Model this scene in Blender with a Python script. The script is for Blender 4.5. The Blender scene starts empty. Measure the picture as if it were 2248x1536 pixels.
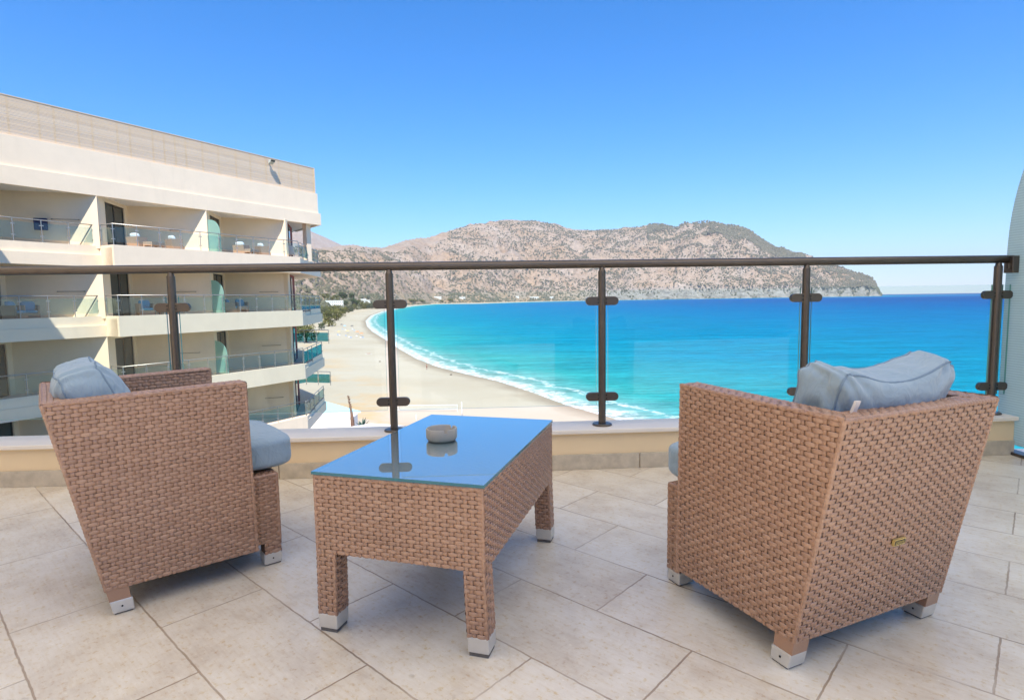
import bpy, math, random
import numpy as np
from math import sin, cos, radians as R, pi
from mathutils import Vector, Matrix
random.seed(7); RNG = np.random.default_rng(7)
S = bpy.context.scene; COL = S.collection

# ------------------------------------------------------------------ camera
CH = 0.93; FPX, PITCH, ROLL = 1269.97, 0.0891, -0.0152; PW, PH = 2248, 1536
_fw = np.array([0, cos(PITCH), -sin(PITCH)]); _up = np.array([0, sin(PITCH), cos(PITCH)]); _rt = np.array([1., 0, 0])
CR = cos(ROLL)*_rt + sin(ROLL)*_up; CU = -sin(ROLL)*_rt + cos(ROLL)*_up
cam = bpy.data.cameras.new('camera'); camo = bpy.data.objects.new('camera', cam); COL.objects.link(camo)
cam.sensor_width = 36; cam.lens = FPX/PW*36; cam.clip_start = 0.05; cam.clip_end = 60000
M = Matrix.Identity(4)
for i in range(3): M[i][0], M[i][1], M[i][2] = CR[i], CU[i], -_fw[i]
M[2][3] = CH; camo.matrix_world = M; S.camera = camo
# ------------------------------------------------------------------ light
TOSUN = Vector((.03, -.69, 1.0)).normalized()
EL = math.asin(TOSUN.z); AZ = math.atan2(TOSUN.x, TOSUN.y)
wd = bpy.data.worlds.new('World'); S.world = wd; wd.use_nodes = True
nt = wd.node_tree; bg = nt.nodes['Background']
sky = nt.nodes.new('ShaderNodeTexSky'); sky.sky_type = 'NISHITA'; sky.sun_disc = False
sky.sun_elevation = EL; sky.sun_rotation = AZ; sky.air_density = 1.6; sky.dust_density = 1.0; sky.ozone_density = 10; sky.altitude = 3000
hs = nt.nodes.new('ShaderNodeHueSaturation'); hs.inputs['Saturation'].default_value = 1.27; hs.inputs['Hue'].default_value = .503
nt.links.new(sky.outputs[0], hs.inputs['Color']); nt.links.new(hs.outputs[0], bg.inputs[0]); bg.inputs[1].default_value = 0.12
sl = bpy.data.lights.new('sun', 'SUN'); sl.energy = 4.5; sl.angle = R(.5); sl.color = (1, .93, .82)
so = bpy.data.objects.new('sun', sl); COL.objects.link(so); so.rotation_euler = TOSUN.to_track_quat('Z', 'Y').to_euler()
S.view_settings.view_transform = 'Standard'; S.view_settings.look = 'None'; S.view_settings.gamma = 1
S.view_settings.exposure = 0.95
S.render.engine = 'CYCLES'
S.cycles.max_bounces = 10; S.cycles.transparent_max_bounces = 24; S.cycles.diffuse_bounces = 5
S.cycles.caustics_reflective = False; S.cycles.caustics_refractive = False

# ------------------------------------------------------------------ helpers
def ray(px, py): return _fw + ((px-PW/2)/FPX)*CR - ((py-PH/2)/FPX)*CU
def at(px, py, z):
    d = ray(px, py); t = (z-CH)/d[2]; return np.array([d[0]*t, d[1]*t, z])
def at_r(px, py, r):
    d = ray(px, py); t = r/math.hypot(d[0], d[1]); return np.array([d[0]*t, d[1]*t, CH+d[2]*t])

def tag(o, label=None, cat=None, group=None, kind=None):
    if label: o['label'] = label
    if cat: o['category'] = cat
    if group: o['group'] = group
    if kind: o['kind'] = kind
    return o
def empty(name, loc=(0, 0, 0), rz=0, parent=None):
    o = bpy.data.objects.new(name, None); COL.objects.link(o); o.empty_display_size = .1
    o.location = loc; o.rotation_euler = (0, 0, rz); o.parent = parent
    return o
def link(name, me, parent=None, loc=None, rz=None):
    o = bpy.data.objects.new(name, me); COL.objects.link(o)
    if parent: o.parent = parent
    if loc is not None: o.location = loc
    if rz is not None: o.rotation_euler = (0, 0, rz)
    return o
def children(o): return [c for c in bpy.data.objects if c.parent == o]
def copy_tree(o, parent=None):
    c = o.copy(); COL.objects.link(c); c.parent = parent
    for ch in children(o): copy_tree(ch, c)
    return c

class MB:
    def __init__(s): s.v = []; s.f = []; s.m = []; s.tone = []; s.n = 0
    def add(s, v, f, mi=0, tone=.5):
        v = np.asarray(v, float).reshape(-1, 3); s.v.append(v)
        f = [tuple(int(i)+s.n for i in q) for q in f]; s.f += f; s.m += [mi]*len(f)
        s.tone.append(np.broadcast_to(np.asarray(tone, float), (len(v),)).copy()); s.n += len(v); return s
    def box(s, lo, hi, mi=0, tone=.5):
        (a, b, c), (d, e, g) = lo, hi
        return s.hexa([(a,b,c),(d,b,c),(d,e,c),(a,e,c),(a,b,g),(d,b,g),(d,e,g),(a,e,g)], mi, tone)
    def hexa(s, p, mi=0, tone=.5):
        return s.add(p, [(0,3,2,1),(4,5,6,7),(0,1,5,4),(1,2,6,5),(2,3,7,6),(3,0,4,7)], mi, tone)
    def prism(s, pts, z0, z1, mi=0, tone=.5):
        n = len(pts); v = [(x, y, z0) for x, y in pts]+[(x, y, z1) for x, y in pts]
        f = [tuple(range(n-1, -1, -1)), tuple(range(n, 2*n))]+[(i, (i+1) % n, n+(i+1) % n, n+i) for i in range(n)]
        return s.add(v, f, mi, tone)
    def tube(s, pts, r, n=10, mi=0, tone=.5, caps=True):
        pts = [np.asarray(p, float) for p in pts]; k = len(pts)
        rs = r if hasattr(r, '__len__') else [r]*k
        v = []
        t0 = pts[-1]-pts[0]; ref = np.array([0, 0, 1.]) if abs(t0[2]) < .9*np.linalg.norm(t0) else np.array([1., 0, 0])
        for i, p in enumerate(pts):
            t = (pts[min(i+1, k-1)]-pts[max(i-1, 0)]); t /= np.linalg.norm(t)
            a = np.cross(ref, t); a /= np.linalg.norm(a); b = np.cross(t, a)
            for j in range(n):
                w = 2*pi*j/n; v.append(p+rs[i]*(cos(w)*a+sin(w)*b))
        f = [(i*n+j, i*n+(j+1) % n, (i+1)*n+(j+1) % n, (i+1)*n+j) for i in range(k-1) for j in range(n)]
        if caps: f += [tuple(range(n-1, -1, -1)), tuple(range((k-1)*n, k*n))]
        return s.add(v, f, mi, tone)
    def lathe(s, prof, c=(0, 0, 0), n=24, mi=0):
        v = [(c[0]+r*cos(2*pi*j/n), c[1]+r*sin(2*pi*j/n), c[2]+z) for r, z in prof for j in range(n)]
        k = len(prof)
        f = [(i*n+j, i*n+(j+1) % n, (i+1)*n+(j+1) % n, (i+1)*n+j) for i in range(k-1) for j in range(n)]
        return s.add(v, f, mi)
    def xf(s, fn):
        s.v = [np.array([fn(p) for p in a]) for a in s.v]; return s
    def mesh(s, name, mats, smooth=False):
        me = bpy.data.meshes.new(name)
        V = np.concatenate(s.v) if s.v else np.zeros((0, 3))
        me.from_pydata(V.tolist(), [], s.f)
        for m in (mats if isinstance(mats, (list, tuple)) else [mats]): me.materials.append(m)
        me.polygons.foreach_set('material_index', s.m)
        if smooth: me.polygons.foreach_set('use_smooth', [True]*len(s.f))
        at_ = me.attributes.new('tone', 'FLOAT', 'POINT'); at_.data.foreach_set('value', np.concatenate(s.tone).astype(np.float32))
        me.update(); return me
    def build(s, name, mats, parent=None, smooth=False, bevel=0, loc=None, rz=None):
        o = link(name, s.mesh(name, mats, smooth), parent, loc, rz)
        if bevel:
            b = o.modifiers.new('bevel', 'BEVEL'); b.width = bevel; b.segments = 2; b.limit_method = 'ANGLE'; b.angle_limit = R(40)
        return o

# ------------------------------------------------------------------ materials
def mat(name): 
    m = bpy.data.materials.new(name); m.use_nodes = True
    return m, m.node_tree, m.node_tree.nodes['Principled BSDF']
def N(nt, t, **kw):
    n = nt.nodes.new('ShaderNode'+t)
    for k, v in kw.items():
        if k.startswith('i_'): n.inputs[k[2:].replace('_', ' ')].default_value = v
        else: setattr(n, k, v)
    return n
def ramp(nt, fac, stops):
    r = N(nt, 'ValToRGB'); cr = r.color_ramp
    while len(cr.elements) < len(stops): cr.elements.new(.5)
    for e, (p, c) in zip(cr.elements, stops): e.position = p; e.color = (*c, 1) if len(c) == 3 else c
    nt.links.new(fac, r.inputs[0]); return r
def mixc(nt, fac, a, b, blend='MIX'):
    m = N(nt, 'Mix', data_type='RGBA', blend_type=blend)
    for sock, x in ((0, fac), (6, a), (7, b)):
        if hasattr(x, 'links') or hasattr(x, 'is_linked'): nt.links.new(x, m.inputs[sock])
        else: m.inputs[sock].default_value = x if sock == 0 else (*x, 1)
    return m.outputs[2]
def noise(nt, scale, detail=4, rough=.55, co=None, dist=0):
    n = N(nt, 'TexNoise', i_Scale=scale, i_Detail=detail, i_Roughness=rough, i_Distortion=dist)
    if co is not None: nt.links.new(co, n.inputs['Vector'])
    return n.outputs['Fac']
def objco(nt, scale=None, kind='Object'):
    c = N(nt, 'TexCoord').outputs[kind]
    if scale:
        m = N(nt, 'Mapping'); m.inputs['Scale'].default_value = scale; nt.links.new(c, m.inputs[0]); return m.outputs[0]
    return c
def bump(nt, h, st, dist, bs):
    b = N(nt, 'Bump', i_Strength=st, i_Distance=dist); nt.links.new(h, b.inputs['Height']); nt.links.new(b.outputs[0], bs.inputs['Normal']); return b
def plain(name, col, rough=.6, metal=0, var=.12, scale=8, spec=.5, bmp=0, bscale=60):
    m, nt, b = mat(name)
    f = noise(nt, scale, 5, .6, objco(nt))
    c = ramp(nt, f, [(.25, tuple(x*(1-var) for x in col)), (.75, tuple(min(1, x*(1+var)) for x in col))])
    nt.links.new(c.outputs[0], b.inputs['Base Color'])
    b.inputs['Roughness'].default_value = rough; b.inputs['Metallic'].default_value = metal; b.inputs['Specular IOR Level'].default_value = spec
    if bmp: bump(nt, noise(nt, bscale, 4, .6, objco(nt)), bmp, .01, b)
    return m
def glassy(name, tint=(1, 1, 1), refl=1.0, rough=0.0, ior=1.5, painted_sky=0, painted_sky_col=(.6, .85, .9)):
    m = bpy.data.materials.new(name); m.use_nodes = True; nt = m.node_tree; nt.nodes.clear()
    o = N(nt, 'OutputMaterial'); t = N(nt, 'BsdfTransparent'); t.inputs[0].default_value = (*tint, 1)
    g = N(nt, 'BsdfGlossy', i_Roughness=rough); fr = N(nt, 'Fresnel', i_IOR=ior); mx = N(nt, 'MixShader')
    mu = N(nt, 'Math', operation='MULTIPLY'); mu.inputs[1].default_value = refl
    ge = N(nt, 'NewGeometry'); mr = N(nt, 'MapRange'); nt.links.new(ge.outputs['Backfacing'], mr.inputs[0]); mr.inputs[3].default_value = ior; mr.inputs[4].default_value = 1/ior; nt.links.new(mr.outputs[0], fr.inputs[0])
    mu.use_clamp = True; nt.links.new(fr.outputs[0], mu.inputs[0]); nt.links.new(mu.outputs[0], mx.inputs[0])
    if painted_sky:
        df = N(nt, 'BsdfDiffuse'); df.inputs[0].default_value = (*painted_sky_col, 1); m0 = N(nt, 'MixShader', i_Fac=painted_sky); nt.links.new(t.outputs[0], m0.inputs[1]); nt.links.new(df.outputs[0], m0.inputs[2]); t = m0
    nt.links.new(t.outputs[0], mx.inputs[1]); nt.links.new(g.outputs[0], mx.inputs[2]); nt.links.new(mx.outputs[0], o.inputs[0])
    return m

def wicker_mat():
    m, nt, b = mat('wicker')
    a = N(nt, 'Attribute', attribute_name='tone')
    c = ramp(nt, a.outputs['Fac'], [(0, (.22, .12, .08)), (.5, (.37, .215, .142)), (1, (.50, .32, .225))])
    n1 = noise(nt, 3.0, 3, .5, objco(nt)); st = noise(nt, 1, 4, .6, objco(nt, (500, 500, 900)))
    c2 = mixc(nt, N_mul(nt, st, .5), c.outputs[0], (.2, .12, .085), 'MIX')
    c3 = mixc(nt, N_mul(nt, n1, .35), c2, (.42, .225, .115))
    nt.links.new(c3, b.inputs['Base Color']); b.inputs['Roughness'].default_value = .33; b.inputs['Specular IOR Level'].default_value = .75
    bump(nt, st, .25, .002, b)
    return m
def N_mul(nt, s, k):
    m = N(nt, 'Math', operation='MULTIPLY'); nt.links.new(s, m.inputs[0]); m.inputs[1].default_value = k; return m.outputs[0]

WICK = wicker_mat()
CORE = plain('wicker_core', (.07, .042, .03), .8)
CAPM = plain('aluminium_cap', (.62, .61, .58), .42, .55, .06, 30)
RUB = plain('rubber', (.13, .12, .11), .8)
BRONZE = plain('bronze_metal', (.13, .108, .09), .36, .75, .1, 20)
BOLT = plain('bolt', (.02, .02, .02), .5, .5)
def fabric():
    m, nt, b = mat('fabric')
    f = noise(nt, 6, 4, .6, objco(nt)); w = noise(nt, 1, 2, .5, objco(nt, (700, 700, 700)))
    c = ramp(nt, f, [(.25, (.235, .325, .395)), (.75, (.32, .395, .44))])
    nt.links.new(mixc(nt, N_mul(nt, w, .3), c.outputs[0], (.22, .3, .38)), b.inputs['Base Color'])
    b.inputs['Roughness'].default_value = .95; b.inputs['Specular IOR Level'].default_value = .15
    b.inputs['Sheen Weight'].default_value = .25
    fo = noise(nt, 11, 3, .55, objco(nt, (1, 1.6, .8)), 1.6); hm = N(nt, 'Math', operation='MULTIPLY_ADD'); nt.links.new(w, hm.inputs[0]); hm.inputs[1].default_value = .05; nt.links.new(fo, hm.inputs[2])
    bump(nt, hm.outputs[0], .32, .03, b); return m
FAB = fabric()
PIPE = plain('fabric_seam', (.17, .24, .31), .9)
TAG = plain('care_label_cloth', (.7, .66, .62), .8)
BRASS = plain('brass', (.75, .58, .22), .4, .5)
BLK = plain('black_enamel', (.03, .03, .025), .5)
GRN = glassy('pane_glass', (.93, .97, .955), .5)
EDGE = plain('glass_edge', (.18, .40, .34), .15, 0, .05)
TOPG = glassy('table_glass', (.80, .93, .95), 2.9, 0.0, 1.55, .40, (.55, .85, .95))  # aqua diffuse share paints pale sky reflection into the glass
TEDGE = plain('table_glass_edge', (.005, .12, .16), .1, 0, .05)
CERA = plain('ceramic', (.38, .35, .30), .35, 0, .05, 20)

def stucco(name, col, warm=None, sc=1.2):
    m, nt, b = mat(name); co = objco(nt)
    f = noise(nt, sc, 6, .65, co); g = noise(nt, 14, 5, .6, co)
    c = ramp(nt, f, [(.3, tuple(x*.93 for x in col)), (.7, col)])
    st = noise(nt, 1, 4, .6, objco(nt, (2.2, 2.2, .25)))
    r2 = ramp(nt, st, [(.55, (0, 0, 0)), (.8, (1, 1, 1))])
    cc = mixc(nt, N_mul(nt, r2.outputs[0], .25), c.outputs[0], tuple(x*.72 for x in col))
    nt.links.new(cc, b.inputs['Base Color']); b.inputs['Roughness'].default_value = .9; b.inputs['Specular IOR Level'].default_value = .2
    bump(nt, g, .15, .01, b); return m
STUC = stucco('cream_stucco', (.90, .76, .585))
STUCW = stucco('white_stucco', (.84, .81, .77))
INNER = stucco('beige_bounce_stucco', (.86, .67, .42), sc=2)  # beige paint, with warm bounced light put into its yellow
RECESS = stucco('bounce_tint_stucco', (.87, .72, .53))  # cream stucco tinted warmer, painting bounced light into the balcony recesses
TERRA = stucco('terracotta_stucco', (.36, .10, .085))
COPE = plain('coping_paint', (.80, .72, .61), .6, 0, .05, 3)
SKIRT = plain('skirting_stone', (.53, .455, .345), .55, 0, .22, 18)

# ------------------------------------------------------------------ balcony floor, wall, shade
TH = R(-42.41); U0 = .185
def floor_mat():
    m, nt, b = mat('floor_tiles'); co = objco(nt)
    br = N(nt, 'TexBrick', offset=.5, offset_frequency=2, squash=1); br.inputs['Scale'].default_value = 1
    br.inputs['Mortar Size'].default_value = .003; br.inputs['Mortar Smooth'].default_value = .3; br.inputs['Bias'].default_value = 0
    br.inputs['Brick Width'].default_value = .598; br.inputs['Row Height'].default_value = .2983
    br.inputs['Color1'].default_value = (0, 0, 0, 1); br.inputs['Color2'].default_value = (1, 1, 1, 1); br.inputs['Mortar'].default_value = (.5, .5, .5, 1)
    wob = N(nt, 'TexNoise', i_Scale=28, i_Detail=3); nt.links.new(co, wob.inputs['Vector'])
    sub = N(nt, 'VectorMath', operation='SUBTRACT'); nt.links.new(wob.outputs['Color'], sub.inputs[0]); sub.inputs[1].default_value = (.5, .5, .5)
    ma = N(nt, 'VectorMath', operation='MULTIPLY_ADD'); nt.links.new(sub.outputs[0], ma.inputs[0]); ma.inputs[1].default_value = (.006, .006, 0); nt.links.new(co, ma.inputs[2])
    nt.links.new(ma.outputs[0], br.inputs['Vector'])
    n1 = noise(nt, 5, 6, .65, co); n2 = noise(nt, 60, 4, .7, co); n3 = noise(nt, 1, 5, .6, objco(nt, (14, 90, 1)))
    base = ramp(nt, n1, [(.3, (.56, .485, .385)), (.5, (.67, .605, .50)), (.72, (.75, .70, .605))])
    c = mixc(nt, .16, base.outputs[0], br.outputs['Color'], 'SOFT_LIGHT')
    sp = ramp(nt, n2, [(.33, (.34, .28, .21)), (.45, (.5, .5, .5)), (.62, (.5, .5, .5)), (.74, (.72, .7, .66))])
    c = mixc(nt, .75, c, sp.outputs[0], 'OVERLAY')
    s3 = ramp(nt, n3, [(.35, (.42, .38, .33)), (.5, (.5, .5, .5)), (.7, (.6, .58, .55))]); c = mixc(nt, .4, c, s3.outputs[0], 'OVERLAY')
    pit = noise(nt, 16, 3, .5, co); pr = ramp(nt, pit, [(.70, (0, 0, 0)), (.76, (1, 1, 1))])
    c = mixc(nt, N_mul(nt, pr.outputs[0], .45), c, (.33, .27, .2))
    gn = noise(nt, 2.2, 4, .6, co); gc = ramp(nt, gn, [(.3, (.22, .15, .10)), (.5, (.40, .31, .22)), (.68, (.60, .53, .44))])
    c = mixc(nt, br.outputs['Fac'], c, gc.outputs[0])
    nt.links.new(c, b.inputs['Base Color'])
    rr = ramp(nt, n1, [(.3, (.42,)*3), (.7, (.3,)*3)]); nt.links.new(rr.outputs[0], b.inputs['Roughness'])
    b.inputs['Specular IOR Level'].default_value = .5
    h = N(nt, 'Math', operation='MULTIPLY_ADD'); nt.links.new(br.outputs['Fac'], h.inputs[0]); h.inputs[1].default_value = -.6; nt.links.new(N_mul(nt, n2, .35), h.inputs[2])
    bump(nt, h.outputs[0], .5, .004, b); return m
def yw(x): return 3.044+.0580*x+.0017*x*x          # inner foot of the parapet
XS = np.linspace(-4.6, 2.85, 32)
fl = MB(); _c, _s = cos(TH), sin(TH)
def to_tile(x, y): return (x*_c+y*_s+1.8306, -x*_s+y*_c-U0, 0)
poly = [(-4.6, -6.99), (8.9, -6.99), (8.9, 3.32)]+[(x, yw(x)+.01) for x in XS[::-1]]  # runs far behind the camera, deepened to bounce sunlight onto the balcony
fl.add([to_tile(*p) for p in poly], [tuple(range(len(poly)))])
flo = fl.build('floor', floor_mat()); flo.rotation_euler = (0, 0, TH)
flo.location = (-(1.8306)*_c+(-U0)*-_s*-1, 0, 0)
o_ = Vector((-1.8306, U0, 0)); o_.rotate(Matrix.Rotation(TH, 3, 'Z')); flo.location = o_
tag(flo, kind='structure')

def strip(mb, xs, o0, o1, z0, z1, mi=0):
    n = len(xs); v = []
    for x in xs: v += [(x, yw(x)+o0, z0), (x, yw(x)+o1, z0), (x, yw(x)+o1, z1), (x, yw(x)+o0, z1)]
    f = []
    for i in range(n-1):
        a, b = 4*i, 4*i+4
        for j in range(4): f.append((a+j, b+j, b+(j+1) % 4, a+(j+1) % 4))
    f += [(0, 1, 2, 3), (4*n-1, 4*n-2, 4*n-3, 4*n-4)]
    return mb.add(v, f, mi)
bw = empty('parapet_wall', (0, 0, 0)); tag(bw, 'low cream parapet wall curving along the balcony edge under the glass railing', 'wall')
strip(MB(), XS, .012, .17, -.6, .197).build('wall_face', INNER, bw)
strip(MB(), XS, -.018, .215, .199, .222).build('coping', COPE, bw, bevel=.004)
sk = MB()
for i in range(0, len(XS)-1, 2): strip(sk, np.linspace(XS[i]+.002, XS[min(i+2, len(XS)-1)]-.002, 4), .0, .0115, .0, .083)
sk.build('skirting', SKIRT, bw, bevel=.002)
# unseen rest of this wing; back wall shaped low to let sun reach the terrace
tag(MB().box((-4.6, -7.3, -20), (9, -7.0, 2.4)).build('wall', STUC), kind='structure')
sd = MB().prism([(-4.62, -7.3), (-4.62, 2.6), (-12.6, 13.1), (-21.5, 20.3), (-30, 12), (-20, -7.3)], -20, 9.2)
tag(sd.build('wing_wall', STUC), kind='structure')
aw = bpy.data.materials.new('added_awning_cloth'); aw.use_nodes = True; _n = aw.node_tree; _n.nodes.clear()  # unseen translucent awning, added to shade and softly light the balcony
_d = N(_n, 'BsdfDiffuse'); _d.inputs[0].default_value = (.96, .91, .83, 1); _t = N(_n, 'BsdfTranslucent'); _t.inputs[0].default_value = (.96, .90, .81, 1)
_m = N(_n, 'MixShader', i_Fac=.66); _o = N(_n, 'OutputMaterial'); _n.links.new(_d.outputs[0], _m.inputs[1]); _n.links.new(_t.outputs[0], _m.inputs[2]); _n.links.new(_m.outputs[0], _o.inputs[0])
_a = MB(); _ys = np.linspace(-1.22, 3.55, 9); _xs = np.linspace(-4.6, 9, 12)
_a.add([(x, y, 3.2-.06*sin((x+4.6)*1.2)**2) for y in _ys for x in _xs], [(j*12+i, j*12+i+1, j*12+i+13, j*12+i+12) for j in range(8) for i in range(11)])
tag(_a.build('added_awning', aw, smooth=True), kind='structure')
tag(MB().prism([(-4.6, -6.98), (9, -6.98), (9, 3.5), (2.95, 3.42)]+[(x, yw(x)+.21) for x in XS[::-1]], -.9, -.02).build('balcony_slab', STUCW), kind='structure')

# ------------------------------------------------------------------ railing
rail = empty('glass_railing', (0.49, 3.16, .2)); tag(rail, 'dark bronze tube railing with clear glass panels on the balcony parapet', 'railing')
def rl(mb, name, mats, parent=rail, **k):
    off = np.array([.49, 3.16, .2]) if parent is rail else np.array([.49, 3.16, .2])
    mb.v = [a-off for a in mb.v]
    return mb.build(name, mats, parent, **k)
PX = [-2.93, -1.772, -.647, .4945, 1.642, 2.769]
def yr(x): return yw(x)+.092
hx = np.linspace(-4.6, 2.85, 40)
rl(MB().tube([(x, yr(x), 1.108-.0) for x in hx], .0225, 16), 'handrail', BRONZE, smooth=True)
tang = lambda x: math.atan(.058+.0034*x)
def capsule(mb, cx, cy, z, ang, sgn, L, r, th):
    pts = [(0, -r)]+[(L-r+r*cos(w), r*sin(w)) for w in np.linspace(-pi/2, pi/2, 12)]+[(0, r)]
    ca, sa = cos(ang), sin(ang); v = []
    for d in (-th, th):
        for u, h in pts: v.append((cx+sgn*u*ca-d*sa, cy+sgn*u*sa+d*ca, z+h))
    n = len(pts); f = [tuple(range(n)), tuple(range(2*n-1, n-1, -1))]+[(i, n+i, n+(i+1) % n, (i+1) % n) for i in range(n)]
    if sgn > 0: f = [q[::-1] for q in f]
    return mb.add(v, f)
for x in PX:
    y = yr(x); a = tang(x)
    mb = MB().tube([(x, y, .222), (x, y, 1.07)], .0205, 16)
    mb.tube([(x, y, 1.066), (x, y, 1.074), (x, y, 1.1)], [.0205, .016, .012], 14)
    p = rl(mb, 'railing_post', BRONZE, smooth=True)
    e = p.modifiers.new('edge', 'EDGE_SPLIT'); e.split_angle = R(40)
    rl(MB().lathe([(0, .010), (.05, .010), (.054, .006), (.054, 0)], (x, y, .2225), 20), 'base_plate', BRONZE, p)
    for z in (.908, .382):
        for sg in (-1, 1):
            cl = rl(capsule(MB(), x+sg*.014*cos(a), y+sg*.014*sin(a), z, a, sg, .076, .0235, .011), 'glass_clamp', BRONZE, p, bevel=.002)
            if x in PX[1:]:
                for dz in (-.009, .009):
                    c0 = np.array([x+sg*.023*cos(a), y+sg*.023*sin(a)-.0115, z+dz]); rl(MB().tube([c0, c0+np.array([0, -.003, 0])], .0035, 8), 'clamp_bolt', BOLT, p)
bounds = [-4.6]+PX+[2.90]
for i in range(len(bounds)-1):
    x0, x1 = bounds[i]+.032, bounds[i+1]-.032
    if i == len(bounds)-2: x1 = 2.848
    a = tang((x0+x1)/2); th = .005; mb = MB()
    y0, y1 = yr(x0), yr(x1); zt, zb = .965, .335
    nx, ny = -sin(a)*th, cos(a)*th
    v = [(x0-nx, y0-ny, zb), (x1-nx, y1-ny, zb), (x1+nx, y1+ny, zb), (x0+nx, y0+ny, zb), (x0-nx, y0-ny, zt), (x1-nx, y1-ny, zt), (x1+nx, y1+ny, zt), (x0+nx, y0+ny, zt)]
    mb.add(v, [(0, 1, 5, 4), (2, 3, 7, 6)], 0); mb.add(v, [(0, 3, 2, 1), (4, 5, 6, 7), (1, 2, 6, 5), (3, 0, 4, 7)], 1)
    rl(mb, 'glass_panel', [GRN, EDGE])
# handrail bracket at the divider
rl(MB().box((2.80, 3.28, 1.05), (2.85, 3.30, 1.08)).box((2.815, 3.27, 1.03), (2.853, 3.33, 1.125)), 'wall_bracket', BRONZE, bevel=.003)

# frosted divider on the right
def frosted(name, col, stripes=0):
    m, nt, b = mat(name)
    b.inputs['Base Color'].default_value = (*col, 1); b.inputs['Roughness'].default_value = .35
    b.inputs['Transmission Weight'].default_value = .0
    tr = N(nt, 'BsdfTranslucent'); tr.inputs[0].default_value = (*col, 1); tp = N(nt, 'BsdfTransparent'); tp.inputs[0].default_value = (.8, .95, .93, 1)
    m1 = N(nt, 'MixShader', i_Fac=.55); m2 = N(nt, 'MixShader', i_Fac=.12); out = nt.nodes['Material Output']
    nt.links.new(b.outputs[0], m1.inputs[1]); nt.links.new(tr.outputs[0], m1.inputs[2]); nt.links.new(m1.outputs[0], m2.inputs[1]); nt.links.new(tp.outputs[0], m2.inputs[2])
    nt.links.new(m2.outputs[0], out.inputs[0])
    if stripes:
        w = N(nt, 'TexWave', wave_type='BANDS', bands_direction='Z', i_Scale=stripes); nt.links.new(objco(nt), w.inputs['Vector'])
        w.inputs['Distortion'].default_value = .3
        cc = ramp(nt, w.outputs['Fac'], [(.2, tuple(x*.86 for x in col)), (.8, col)]); nt.links.new(cc.outputs[0], b.inputs['Base Color']); nt.links.new(cc.outputs[0], tr.inputs[0])
        bump(nt, w.outputs['Fac'], .3, .003, b)
    return m
FROST = frosted('frosted_glass', (.68, .78, .76), 22)
dv = empty('privacy_screen', (2.862, 2.4, 0)); tag(dv, 'tall frosted ribbed glass privacy screen with rounded top beside the railing end', 'screen')
pts = [(-1.2, .055), (.96, .055), (.96, 1.15)]+[(.96-.5+.5*cos(w), 1.15+.85*sin(w)) for w in np.linspace(.08, pi/2, 18)]+[(-1.2, 2.0)]
mb = MB(); n = len(pts)
mb.add([(-.006, y, z) for y, z in pts]+[(.006, y, z) for y, z in pts], [tuple(range(n-1, -1, -1)), tuple(range(n, 2*n))]+[(i, (i+1) % n, n+(i+1) % n, n+i) for i in range(n)])
mb.build('glass_panel', FROST, dv)
MB().box((-.035, -1.2, 0), (.035, .90, .018)).box((-.018, .62, .018), (.018, .72, .075)).build('floor_bracket', BRONZE, dv, bevel=.003)

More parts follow.
